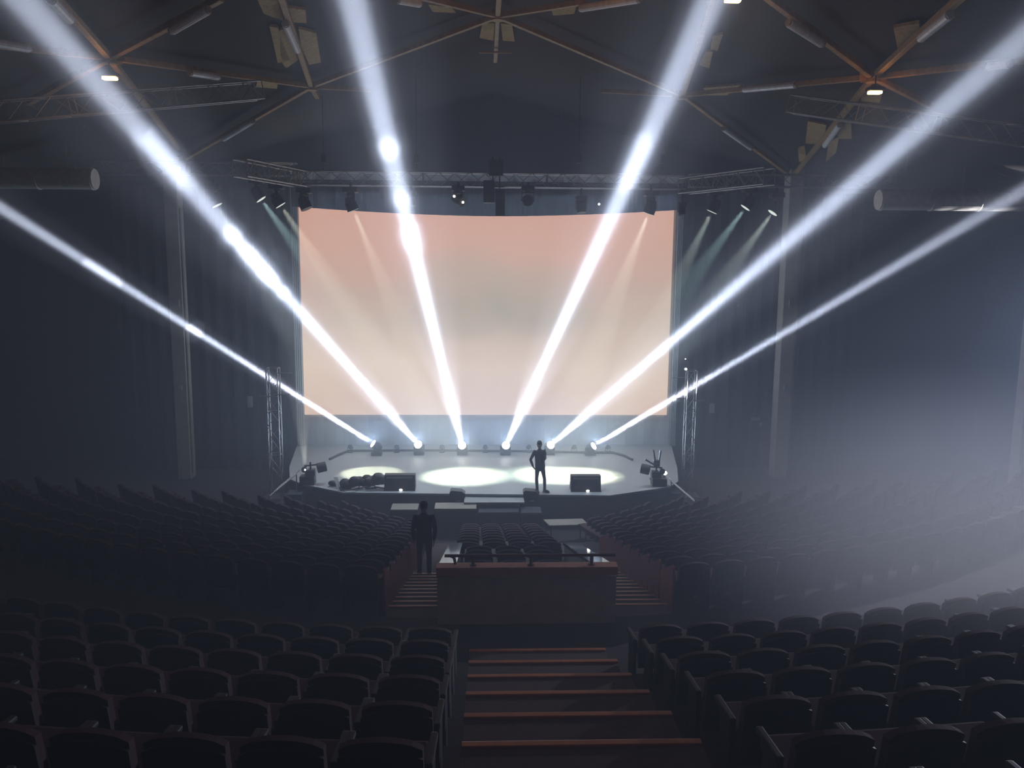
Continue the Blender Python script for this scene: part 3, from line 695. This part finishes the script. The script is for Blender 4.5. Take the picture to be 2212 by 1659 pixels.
# tan acoustic panels between the beams
PN_ = [([(582, 57), (600, 60), (625, 128), (600, 137)], 'tan panel left of the pale tube, upper left group'), ([(645, 62), (683, 72), (693, 135), (668, 140), (650, 100)], 'tan panel right of the pale tube, upper left group'),
       ([(604, 66), (618, 62), (644, 130), (618, 148), (606, 130)], 'tan panel under the pale tube, upper left group'), ([(556, 0), (600, 0), (612, 45), (570, 30)], 'tan panel at the top edge left of the rising beam'),
       ([(612, 16), (660, 22), (662, 50), (626, 48)], 'tan panel at the top edge right of the rising beam'),
       ([(1042, 50), (1068, 50), (1066, 88), (1036, 82)], 'tan panel left of the centre stub'), ([(1082, 50), (1106, 54), (1112, 90), (1086, 88)], 'tan panel right of the centre stub'),
       ([(925, 10), (975, 16), (985, 28), (935, 26)], 'small tan panel under the beam left of the top centre joint'), ([(1190, 20), (1245, 14), (1240, 30), (1195, 34)], 'small tan panel under the beam right of the top centre joint'),
       ([(1540, 78), (1562, 74), (1550, 110), (1534, 106)], 'tan panel right of the fourth white beam'), ([(1526, 112), (1540, 112), (1532, 148), (1510, 140)], 'tan panel beside the fourth white beam, lower one'),
       ([(1520, 190), (1600, 184), (1570, 206), (1524, 206)], 'small tan panel under the beam right of the right joint'),
       ([(1745, 262), (1785, 270), (1778, 312), (1740, 310)], 'tan panel left of the tube above the right pillar'), ([(1790, 308), (1812, 300), (1806, 330), (1784, 350)], 'tan panel right of the tube above the right pillar'),
       ([(1724, 322), (1738, 318), (1742, 345), (1726, 350)], 'small tan panel left above the right pillar'), ([(1930, 60), (1985, 50), (1990, 90), (1940, 110)], 'dim tan panel left of the beam rising right of the far right joint'),
       ([(1862, 200), (1905, 205), (1900, 222), (1860, 218)], 'tan panel just under the orange lamp on the right'), ([(556, 176), (600, 180), (598, 192), (552, 188)], 'small tan panel left of the left joint'),
       ([(1800, 270), (1838, 262), (1840, 300), (1812, 300)], 'tan panel beyond the tube above the right pillar')]
for pts, lab in PN_:
    ps = [PC(x, y, 0.12) for x, y in pts]; c = sum(ps, Vector())/len(ps)
    b = MB(); b.prism([p-c for p in ps], (0, 0, 0.06)); tag(b.build('acoustic_panel', m_panel, loc=c), lab, 'panel', 'tan acoustic panels under the roof')
# sodium lamps in view
for p, lab in zip(SODIUM, ('glowing orange lamp hanging under the roof in the upper left', 'glowing orange lamp hanging under the roof in the upper right', 'glowing orange lamp at the top edge beside the fourth white beam')):
    e = empty('roof_lamp', p, label=lab, cat='lamp', group='orange roof lamps')
    b = MB(); b.box((0, 0, 0.03), (0.34, 0.22, 0.08), bevel=0.02); b.tube((0, 0, 0.06), (0, 0, 0.55), 0.015); b.build('housing', m_black, e)
    b = MB(); b.box((0, 0, -0.04), (0.28, 0.16, 0.06), bevel=0.02); b.build('glass', m_orange, e)

# ------------------------------------------------------------------ things on the stage
def wedge_monitor(px, pyb, w_px, lab):
    p = P(px, pyb, z=STAGE_Z); w_ = w_px/1840*(p.y*0.99+1.1); e = empty('floor_monitor', (p.x, p.y, STAGE_Z), label=lab, cat='speaker', group='large floor monitors on the stage')
    h = 0.50
    b = MB(); b.prism([(-w_/2, 0, 0), (-w_/2, 0.50, 0), (-w_/2, 0.40, h), (-w_/2, 0.12, h)][::1], (w_, 0, 0)); b.build('cabinet', m_black2, e)
    b = MB(); b.box((0, 0.098, h-0.08), (w_*0.84, 0.012, 0.07), Matrix.Rotation(R_(-13.5), 3, 'X').to_quaternion()); b.build('rear_panel', m_grey, e)
    b = MB(); b.box((0, -0.04, 0.01), (w_*1.03, 0.03, 0.02)); b.build('foot_rail', m_black, e)
    b = MB(); b.ball((0.05, -0.07, 0.045), 0.045, (1.2, 0.6, 0.8)); b.build('indicator_lamp', m_led, e)
    for s in (-1, 1):
        b = MB(); b.box((s*(w_/2+0.006), 0.26, 0.27), (0.012, 0.14, 0.05)); b.build('handle', m_black, e)
    return e
wedge_monitor(863, 1060, 66, 'large black wedge floor monitor on the left part of the stage')
wedge_monitor(1266, 1062, 65, 'large black wedge floor monitor on the right part of the stage')
# small front fills straddling the stage edge, with the pale panel between them
SFY = SL[1].y
pp0, pp1 = P(1003, 1080, y=SFY-0.25), P(1131, 1080, y=SFY-0.25)
b = MB(); b.box((0, 0, -0.03), (pp1.x-pp0.x, 0.80, 0.06), bevel=0.01); b.box((0, 0.05, -0.5), (pp1.x-pp0.x-0.3, 0.6, 0.88))
tag(b.build('front_platform', m_deck, loc=((pp0.x+pp1.x)/2, SFY-0.43, 1.0)), 'low pale platform against the stage front between two small black speakers', 'platform')
for px, lab in ((988, 'left'), (1147, 'right')):
    p = P(px, 1090, y=SFY-0.35); 
    e = empty('front_fill_speaker', (p.x, SFY-0.35, 0.0), label='small black speaker at the stage front edge, %s of the low pale platform' % lab, cat='speaker', group='small front fill speakers')
    zt_ = P(px, 1062, y=SFY-0.35).z; wd = 0.50; zb = P(px, 1084, y=SFY-0.35).z
    b = MB(); b.prism([(-wd/2, 0, zb), (-wd/2, 0, zt_-0.02), (-wd/2+0.06, 0, zt_+0.03), (wd/2-0.1, 0, zt_), (wd/2, 0, zt_-0.08), (wd/2, 0, zb)], (0, 0.36, 0)); b.build('cabinet', m_black2, e)
    b = MB(); b.box((0.03, -0.01, zb+0.03), (0.12, 0.02, 0.02)); b.build('badge', m_white, e)
    b = MB(); b.box((0, 0.18, zb/2), (0.46, 0.3, zb)); b.build('stand', m_fascia, e)
# subwoofers and cases on the floor before the stage
for x0, x1, pt, y, h, lab in ((842, 903, 1103, 26.0, 0.75, 'black case with pale top edge before the stage, leftmost'), (937, 1030, 1101, 26.0, 0.8, 'wide black case with pale top edge before the stage, left of centre'),
                              (1033, 1122, 1109, 26.0, 0.7, 'wide low black case before the stage, right of centre'), (1125, 1172, 1110, 26.0, 0.68, 'narrow black case before the stage, next to the flat pale table')):
    a, q = P(x0, pt, y=y), P(x1, pt, y=y); h = a.z
    e = empty('subwoofer', ((a.x+q.x)/2, y+0.35, 0), label=lab, cat='speaker', group='black cases before the stage')
    b = MB(); b.box((0, 0, h/2), (q.x-a.x-0.02, 0.7, h), bevel=0.015); b.build('cabinet', m_black2, e)
    b = MB(); b.box((0, 0.0, h+0.012), (q.x-a.x-0.04, 0.66, 0.03), bevel=0.006); b.build('lid', m_grey if x0 < 1000 else m_fascia, e)
    b = MB(); b.box((0, -0.36, h*0.5), ((q.x-a.x)*0.85, 0.015, h*0.8)); b.build('grille', m_grille, e)
# pale table right of them
zt_ = 0.74; c_ = [P(1174, 1122, z=zt_), P(1258, 1120, z=zt_), P(1271, 1133, z=zt_), P(1187, 1135, z=zt_)]
c0 = sum(c_, Vector())/4; e = empty('table', (c0.x, c0.y, 0), label='flat pale table standing before the stage right of the black cases', cat='table')
b = MB(); b.prism([Vector((p.x-c0.x, p.y-c0.y, zt_-0.03)) for p in c_], (0, 0, 0.03)); b.build('tabletop', m_grey, e)
for p in c_:
    b = MB(); v_ = (p-c0)*0.9; b.tube((v_.x, v_.y, 0), (v_.x, v_.y, zt_-0.03), 0.02); b.build('leg', m_black, e)
# pile of cables and cloth, leaning board and papers
e = empty('cable_pile', P(780, 1058, z=STAGE_Z), label='dark heap of coiled cables and cloth left of the left floor monitor', cat='cables'); tag(e, kind='thing')
b = MB(); rnd = random.Random(3)
for i in range(26):
    t = rnd.random(); x = -0.62+1.35*t; r = 0.08+0.07*rnd.random()
    hgt = 0.10+0.16*math.sin(math.pi*min(1, t*1.05))*rnd.random()+ (0.12 if t > 0.8 else 0)
    b.ball((x, 0.25*rnd.random(), hgt), r*1.15, (1.2, 1, 0.85), 10, 7)
b.build('cloth_heap', m_black, e, smooth=True).scale = (1, 1, 1.35)
for k in range(5):
    b = MB(); cx_ = -0.5+k*0.28; rr_ = 0.15+0.03*rnd.random(); pts = [Vector((cx_+rr_*math.cos(i*math.pi/8)*1.1, -0.06+0.04*k % 0.1+rr_*0.6*math.sin(i*math.pi/8)-0.02, 0.03+0.05*(1+math.sin(i*math.pi/8+k)))) for i in range(17)]
    b.path(pts, 0.018, 6); b.build('cable_coil', m_cable, e)
p = P(730, 1057, z=STAGE_Z); o = MB(); o.prism([(0.08, 0, 0.0), (0.20, 0, 0.0), (0.06, 0.22, 0.36), (-0.08, 0.22, 0.36)], (0, 0.03, 0)); tag(o.build('board', m_white, loc=(p.x-0.1, p.y+0.02, STAGE_Z)), 'pale narrow board leaning upright at the left front of the stage', 'board')
p = P(748, 1060, z=STAGE_Z+0.02); o = MB(); o.prism([(-0.24, 0.10, 0), (0.02, 0.16, 0), (0.34, -0.08, 0), (0.10, -0.16, 0)], (0, 0, 0.02)); o.prism([(0.0, 0.1, 0.02), (0.2, 0.05, 0.02), (0.3, -0.06, 0.02), (0.05, 0.0, 0.02)], (0, 0, 0.015)); tag(o.build('paper_sheets', m_white, loc=(p.x, p.y, STAGE_Z)), 'white sheets lying beside the leaning board on the stage edge', 'paper')
o = MB(); p = P(722, 1055, z=STAGE_Z); o.ball((-0.1, 0.3, 0.1), 0.12, (1.3, 1, 0.8)); o.ball((0.25, 0.3, 0.1), 0.12, (1.1, 1, 0.9)); o.ball((0.05, 0.35, 0.08), 0.12, (1.6, 1, 0.6)); tag(o.build('bag', m_black, loc=(p.x, p.y, STAGE_Z), smooth=True), 'dark soft bag lying behind the leaning pale board', 'bag')

# side gear
def side_gear(px, py, s, lab):
    p = P(px, py, z=STAGE_Z); e = empty('side_light_rack', (p.x, p.y, STAGE_Z), label=lab, cat='stage light')
    b = MB(); b.box((0, 0.1, 0.14), (0.5, 0.4, 0.28), bevel=0.02); b.box((0.1*s, 0.1, 0.4), (0.34, 0.3, 0.2), bevel=0.02); b.build('amplifier_case', m_black, e)
    b = MB(); b.tube((s*0.1, 0.1, 0.3), (s*0.1, 0.1, 0.75), 0.03); b.tube((-s*0.1, 0.1, 0.62), (s*0.4, 0.1, 0.66), 0.025); b.build('stand', m_black, e)
    b = MB(); b.tube((s*0.35, 0.0, 0.56), (s*0.62, 0.1, 0.60), 0.17, n=18); b.build('lamp_can', m_black, e)
    b = MB(); b.tube((-s*0.08, -0.06, 0.52), (-s*0.08, 0.14, 0.50), 0.1, n=16); b.build('lamp_can', m_black, e)
    return e
side_gear(664, 1046, 1, 'dark rack of side lights at the left corner of the stage')
side_gear(1424, 1050, -1, 'dark rack of side lights at the right corner of the stage')
# barn doors / antenna shapes on the right rack
p = P(1418, 1000, y=28.8); e = empty('barn_door_light', (p.x, 28.8, STAGE_Z), label='dark lamp with splayed flaps on a stand at the right corner of the stage', cat='stage light')
hz = p.z-STAGE_Z
b = MB(); b.tube((0, 0, 0), (0, 0, hz), 0.03); b.box((0, 0, 0.02), (0.4, 0.3, 0.04)); b.build('stand', m_black, e)
b = MB(); b.box((0, 0, hz), (0.22, 0.2, 0.22), bevel=0.02); b.build('lamp_housing', m_black, e)
for (dx, dz, a) in ((-0.10, 0.30, 12), (0.1, 0.28, -6), (-0.26, 0.05, 60)):
    b = MB(); b.box((dx, -0.05, hz+dz), (0.05, 0.10, 0.36), Matrix.Rotation(R_(-a), 3, 'Y').to_quaternion()); b.build('flap', m_black, e)
for px, py, y, r, lab, mm in ((659, 1015, 28.25, 0.025, 'small glaring white lamp at the left corner of the stage', m_lens), (1437, 1022, 28.0, 0.065, 'small glaring white lamp at the right corner of the stage', m_lens)):
    p = P(px, py, y=y); e = empty('side_lamp', p, label=lab, cat='lamp', group='small glaring lamps at the stage corners')
    b = MB(); b.tube((0, 0.14, -0.05), (0, 0.02, 0), r*1.5, n=14); b.tube((0, 0.1, -0.05), (0, 0.1, -(p.z-STAGE_Z)+0.3), 0.02); b.build('lamp_can', m_black, e)
    b = MB(); b.ball((0, -0.0, 0), r); b.build('bulb', mm, e)
# stair rails down from the stage corners
for a, q, lab in (((640, 1024), (582, 1072), 'left'), ((1450, 1040), (1508, 1090), 'right')):
    a, q = P(*a, y=28.0), P(*q, y=26.9); e = empty('stage_stair_rail', (q.x, q.y, 0), label='pale sloping handrail of the steps down from the %s corner of the stage' % lab, cat='railing', group='handrails beside the stage steps')
    o = Vector(e.location)
    b = MB(); b.tube(a-o, q-o, 0.022); b.tube(a-o+Vector((0, 0.5, 0)), q-o+Vector((0, 0.5, 0)), 0.022); b.build('handrail', m_alu, e)
    for t in (0, 0.5, 1):
        m_ = a.lerp(q, t)-o
        b = MB(); b.tube(m_, Vector((m_.x, m_.y, 0)), 0.018); b.build('post', m_alu, e)
    b = MB()
    for i in range(4):
        m_ = a.lerp(q, i/4+0.1)-o; b.box((m_.x, m_.y+0.25, STAGE_Z*(0.8-0.2*i)/2), (0.5, 0.6, STAGE_Z*(0.8-0.2*i)))
    b.build('step', m_fascia, e)

# ------------------------------------------------------------------ people
def skin(name, verts, edges, radii, m, parent, root=0, sub=1):
    me = bpy.data.meshes.new(name); me.from_pydata([tuple(v) for v in verts], edges, []); me.materials.append(m)
    o = bpy.data.objects.new(name, me); COL.objects.link(o); o.parent = parent
    md = o.modifiers.new('skin', 'SKIN'); md.use_smooth_shade = True
    for i, v in enumerate(me.skin_vertices[0].data):
        r = radii[i]; v.radius = r if isinstance(r, tuple) else (r, r); v.use_root = (i == root)
    if sub: s = o.modifiers.new('sub', 'SUBSURF'); s.levels = sub; s.render_levels = sub
    return o
def loft(b, secs, n=14):
    rings = []
    for i, (c, rx, ry) in enumerate(secs):
        c = Vector(c); pv = Vector(secs[max(0, i-1)][0]); nx = Vector(secs[min(len(secs)-1, i+1)][0]); d = (nx-pv).normalized()
        fy = Vector((0, 1, 0)); ax = fy.cross(d)
        if ax.length < 0.3: ax = Vector((1, 0, 0))
        ax.normalize(); ay = d.cross(ax).normalized()
        rings.append([b.bm.verts.new(c+ax*rx*math.cos(2*math.pi*k/n)+ay*ry*math.sin(2*math.pi*k/n)) for k in range(n)])
    for r0, r1 in zip(rings, rings[1:]):
        for k in range(n): b.bm.faces.new((r0[k], r0[(k+1) % n], r1[(k+1) % n], r1[k]))
    b.bm.faces.new(rings[0][::-1]); b.bm.faces.new(rings[-1])
def person(loc, rz, lab, J, back=False):
    """J: joints in local metres (x across, y depth: -y is the front, z up)"""
    e = empty('person', loc, rz, lab, 'person')
    V, E, Rr = [], [], []
    def add(p, r, par=None):
        V.append(p); Rr.append(r)
        if par is not None: E.append((par, len(V)-1))
        return len(V)-1
    pel = add(J['pelvis'], (0.125, 0.08)); wa = add(J['waist'], (0.12, 0.08), pel); ch = add(J['chest'], (0.125, 0.08), wa)
    nk0 = add(J['neckbase'], 0.048, ch); nk = add(J['neck'], 0.052, nk0)
    hd = J['head']; h0 = add((hd[0], hd[1], hd[2]-0.07), (0.065, 0.075), nk); h1 = add(hd, (0.078, 0.095), h0); h2 = add((hd[0], hd[1]+0.005, hd[2]+0.075), (0.062, 0.075), h1)
    for s in ('l', 'r'):
        sh_ = add(J['sh_'+s], 0.046, ch); el = add(J['el_'+s], 0.036, sh_); wr = add(J['wr_'+s], 0.028, el)
        W_ = Vector(J['wr_'+s]); Hn = Vector(J['ha_'+s]); d = (Hn-W_).normalized()
        sd = Vector((0, 1, 0)).cross(d).normalized(); 
        fv = Vector((0, 1, 0)) if abs(d.y) < 0.8 else Vector((1, 0, 0))
        palm = add(tuple(W_+d*0.07), (0.036, 0.022), wr)
        for k in range(4):
            ln = (0.075, 0.085, 0.08, 0.062)[k]; off = fv*(0.026-0.018*k)
            a_ = add(tuple(W_+d*0.10+off), 0.010, palm); b_ = add(tuple(W_+d*(0.10+ln*0.5)+off*1.1-sd*0.008), 0.009, a_); add(tuple(W_+d*(0.10+ln*0.92)+off*1.1-sd*0.03), 0.007, b_)
        t0 = add(tuple(W_+d*0.06+fv*0.045), 0.011, palm); add(tuple(W_+d*0.105+fv*0.062), 0.009, t0)
        hp = add(J['hip_'+s], 0.07, pel); kn = add(J['kn_'+s], 0.045, hp); an = add(J['an_'+s], 0.034, kn); add(J['toe_'+s], 0.032, an)
    skin('body', V, E, Rr, m_skin, e)
    def up(p, dz): return (p[0], p[1], p[2]+dz)
    def lerp(p, q, t): return tuple(Vector(p).lerp(Vector(q), t))
    b = MB()
    loft(b, [(up(J['pelvis'], -0.07), .165, .115), (up(J['pelvis'], 0.02), .168, .118), (lerp(J['pelvis'], J['waist'], .5), .163, .112), (J['waist'], .158, .108), (lerp(J['waist'], J['chest'], .5), .168, .115),
             (J['chest'], .180, .120), (lerp(J['chest'], J['neckbase'], .5), .168, .105), (lerp(J['chest'], J['neckbase'], .85), .11, .08), (J['neckbase'], .068, .065), (up(J['neckbase'], .03), .058, .06)])
    for s in ('l', 'r'):
        sh_, el, wr = J['sh_'+s], J['el_'+s], J['wr_'+s]
        loft(b, [(lerp(J['chest'], sh_, .55), .07, .075), (sh_, .066, .072), (lerp(sh_, el, .3), .06, .064), (lerp(sh_, el, .75), .05, .053), (el, .047, .05), (lerp(el, wr, .35), .046, .048), (lerp(el, wr, .85), .036, .038), (lerp(el, wr, 0.97), .037, .038)])
    b.build('shirt', m_shirt, e, smooth=True)
    b = MB()
    loft(b, [(up(J['pelvis'], 0.05), .150, .105), (up(J['pelvis'], -0.02), .160, .112), (up(J['pelvis'], -0.08), .160, .11), (up(J['pelvis'], -0.13), .12, .095)])
    for s in ('l', 'r'):
        hp, kn, an = J['hip_'+s], J['kn_'+s], J['an_'+s]
        loft(b, [(up(hp, .05), .07, .09), (hp, .080, .092), (lerp(hp, kn, .3), .074, .084), (lerp(hp, kn, .75), .058, .064), (kn, .055, .060), (lerp(kn, an, .3), .055, .062), (lerp(kn, an, .75), .047, .052), (up(an, -0.02), .050, .058), (up(an, -0.035), .048, .056)])
    b.build('trousers', m_jean, e, smooth=True)
    for s in ('l', 'r'):
        a = Vector(J['an_'+s]); t = Vector(J['toe_'+s]); d = Vector((t.x-a.x, t.y-a.y, 0)); d.normalize()
        b = MB(); q = Matrix((Vector((-d.y, d.x, 0)), d, Vector((0, 0, 1)))).transposed().to_quaternion()
        b.ball((a.x+d.x*0.07, a.y+d.y*0.07, 0.045), 1.0, (0.05, 0.145, 0.05), 14, 10, q); b.ball((a.x, a.y, 0.075), 1.0, (0.052, 0.06, 0.06), 12, 8, q); b.box((a.x+d.x*0.065, a.y+d.y*0.065, 0.01), (0.09, 0.26, 0.02), q, bevel=0.008)
        b.build('shoe', m_shoe, e, smooth=False)
    b = MB(); b.ball((hd[0], hd[1]+0.018, hd[2]+0.045), 1.0, (0.084, 0.098, 0.088), 18, 12); b.build('hair', m_hair, e, smooth=True)
    for s in (-1, 1):
        b = MB(); b.ball((hd[0]+s*0.032, hd[1]-0.083, hd[2]+0.002), 1.0, (0.014, 0.01, 0.009)); b.build('eye', m_eye, e)
        b = MB(); b.ball((hd[0]+s*0.078, hd[1], hd[2]-0.01), 1.0, (0.012, 0.022, 0.032)); b.build('ear', m_skin, e)
    b = MB(); b.ball((hd[0], hd[1]-0.094, hd[2]-0.022), 1.0, (0.013, 0.018, 0.026)); b.build('nose', m_skin, e)
    b = MB(); b.ball((hd[0], hd[1]-0.082, hd[2]-0.062), 1.0, (0.025, 0.01, 0.008)); b.build('mouth', mat('lips', (0.3, 0.12, 0.1), 0.5, var=0), e)
    return e
J1 = dict(pelvis=(-0.0, 0, 0.86), waist=(-0.01, 0.0, 1.06), chest=(-0.015, 0.0, 1.30), neckbase=(-0.02, 0.0, 1.44), neck=(-0.025, 0, 1.50), head=(-0.03, -0.01, 1.615),
          sh_l=(-0.185, 0, 1.375), el_l=(-0.315, 0.05, 1.09), wr_l=(-0.235, -0.03, 0.875), ha_l=(-0.17, -0.05, 0.79),
          sh_r=(0.135, 0, 1.395), el_r=(0.165, 0.10, 1.12), wr_r=(0.07, 0.17, 0.98), ha_r=(-0.02, 0.18, 0.96),
          hip_l=(-0.085, 0, 0.80), kn_l=(-0.115, -0.02, 0.45), an_l=(-0.085, 0.0, 0.09), toe_l=(-0.06, -0.15, 0.03),
          hip_r=(0.085, 0, 0.80), kn_r=(0.15, -0.01, 0.45), an_r=(0.165, 0.03, 0.09), toe_r=(0.28, -0.10, 0.03))
p = P(1166, 1063, z=STAGE_Z)
person((p.x, p.y, STAGE_Z), 0.0, 'person in dark shirt and trousers standing on the stage, hand at hip, facing the seats', J1)
J2 = dict(pelvis=(0, 0, 0.90), waist=(0, 0, 1.06), chest=(0, 0, 1.27), neckbase=(0, 0, 1.40), neck=(0, -0.01, 1.45), head=(0, -0.02, 1.56),
          sh_l=(-0.18, 0, 1.34), el_l=(-0.23, 0.03, 1.07), wr_l=(-0.20, -0.06, 0.84), ha_l=(-0.2, -0.08, 0.75),
          sh_r=(0.18, 0, 1.34), el_r=(0.23, 0.03, 1.07), wr_r=(0.20, -0.06, 0.84), ha_r=(0.2, -0.08, 0.75),
          hip_l=(-0.09, 0, 0.82), kn_l=(-0.10, -0.02, 0.46), an_l=(-0.10, 0.0, 0.09), toe_l=(-0.12, -0.15, 0.03),
          hip_r=(0.09, 0, 0.82), kn_r=(0.10, -0.02, 0.46), an_r=(0.10, 0.0, 0.09), toe_r=(0.12, -0.15, 0.03))
ya = 17.0
person((P(916, 1150, y=ya).x, ya, CAM.z-hfloor(ya+0.1)+0.035), math.pi, 'person in dark clothes standing in the left aisle among seats, facing the stage', J2)

# ------------------------------------------------------------------ haze
def volmat(name, dens, col=(0.66, 0.80, 1.0), g=0.15, noise=None, falloff=False):
    m = bpy.data.materials.new(name); m.use_nodes = True; nt = m.node_tree; nt.nodes.clear()
    o = nt.nodes.new('ShaderNodeOutputMaterial'); v = nt.nodes.new('ShaderNodeVolumeScatter')
    v.inputs['Color'].default_value = col+(1,); v.inputs['Density'].default_value = dens; v.inputs['Anisotropy'].default_value = g
    nt.links.new(v.outputs[0], o.inputs['Volume'])
    if falloff:
        tc = nt.nodes.new('ShaderNodeTexCoord')
        gr_ = nt.nodes.new('ShaderNodeVectorMath'); gr_.operation = 'LENGTH'; nt.links.new(tc.outputs['Object'], gr_.inputs[0])
        mr = nt.nodes.new('ShaderNodeMapRange'); mr.interpolation_type = 'SMOOTHSTEP'; mr.inputs['From Min'].default_value = 1.0; mr.inputs['From Max'].default_value = 0.0
        mr.inputs['To Min'].default_value = 0.0; mr.inputs['To Max'].default_value = dens
        nt.links.new(gr_.outputs['Value'], mr.inputs['Value'])
        nt.links.new(mr.outputs[0], v.inputs['Density'])
    m.cycles.volume_sampling = 'EQUIANGULAR'
    m.cycles.homogeneous_volume = not falloff
    return m
b = MB(); b.prism([(-XW+0.05, Y0+0.05, 0.02), (XW-0.05, Y0+0.05, 0.02), (XW-0.05, Y0+0.05, roofz(XW, 0.03)), (0.5, Y0+0.05, roofz(0.5, 0.03)), (-XW+0.05, Y0+0.05, roofz(-XW, 0.03))], (0, Y1-Y0-0.1, 0))
hz_ = b.build('haze', volmat('hall_haze', HAZE)); tag(hz_, 'thin bluish stage haze filling the whole hall', 'haze', kind='stuff')

def puff(pxl, yy, radii, dens, rot=0.0, lab='', g=0.3):
    m = volmat('drifting_smoke', dens, (0.88, 0.92, 1.0), g, falloff=True)
    bm = bmesh.new(); bmesh.ops.create_icosphere(bm, subdivisions=3, radius=1.0)
    me = bpy.data.meshes.new('drifting_smoke'); bm.to_mesh(me); bm.free(); me.materials.append(m)
    o = bpy.data.objects.new('drifting_smoke', me); COL.objects.link(o)
    o.location = P(*pxl, y=yy); o.scale = radii; o.rotation_euler = (0, rot, -YAW)
    tag(o, lab, 'smoke', kind='stuff'); return o
puff((2230, 1200), 10.0, (5.2, 3.0, 2.6), 0.36, R_(8), 'pale cloud of smoke drifting over the right hand seats')

puff((1050, 960), 29.8, (11.5, 6.0, 6.0), 0.035, 0.0, 'thicker stage smoke hanging round the white beams over the stage', 0.15)

# denser wisps of haze that show where they cross the beams
def wisp(i, py, ln, rad, dens, lab):
    p, d = HEADS[i]; b_ = BEAMS[i]; q = P(b_[1][0], b_[1][1], y=b_[2])
    lo, hi = 0.0, 1.0
    for _ in range(40):
        m_ = (lo+hi)/2; yy = proj(p.lerp(q, m_))[1]
        if yy > py: lo = m_
        else: hi = m_
    c = p.lerp(q, lo)
    bm = bmesh.new(); bmesh.ops.create_icosphere(bm, subdivisions=3, radius=1.0)
    rn = random.Random(int(py)+i)
    for v in bm.verts: v.co *= 1+0.22*(math.sin(v.co.x*5+rn.random()*0.3+py)*math.sin(v.co.y*4+i)+0.3*math.sin(v.co.z*9))
    me = bpy.data.meshes.new('haze_wisp'); bm.to_mesh(me); bm.free()
    key = 'wisp_%d' % int(dens*1000)
    if key not in MATS: MATS[key] = volmat('haze_wisp', dens)
    me.materials.append(MATS[key])
    o = bpy.data.objects.new('haze_wisp', me); COL.objects.link(o); o.location = c; o.scale = (rad, rad*1.3, ln)
    o.rotation_euler = d.to_track_quat('Z', 'Y').to_euler()
    tag(o, lab, 'smoke', 'wisps of smoke crossing the beams', 'stuff')
for a in ((1, 568, 0.75, 0.45, 0.025, 'bright wisp of smoke in the second white beam left of the screen'), (1, 600, 0.35, 0.5, 0.025, 'thin wisp of smoke in the second white beam near the screen edge'),
          (1, 632, 0.18, 0.4, 0.018, 'short wisp of smoke in the second white beam near the screen edge'), (1, 350, 0.9, 0.4, 0.012, 'soft wisp of smoke high in the second white beam'),
          (1, 510, 0.2, 0.4, 0.025, 'small wisp of smoke in the second white beam below the left truss'), (0, 590, 0.7, 0.4, 0.012, 'long wisp of smoke in the first white beam near the left pillar'),
          (0, 715, 0.3, 0.4, 0.02, 'short wisp of smoke in the first white beam'), (2, 322, 0.18, 0.5, 0.025, 'bright wisp of smoke in the third white beam above the front truss'),
          (2, 432, 0.2, 0.5, 0.018, 'short wisp of smoke in the third white beam below the front truss'), (2, 515, 0.5, 0.5, 0.03, 'long wisp of smoke in the third white beam at the top of the screen'),
          (3, 355, 0.9, 0.5, 0.01, 'soft wisp of smoke in the fourth white beam above the front truss')):
    wisp(*a)
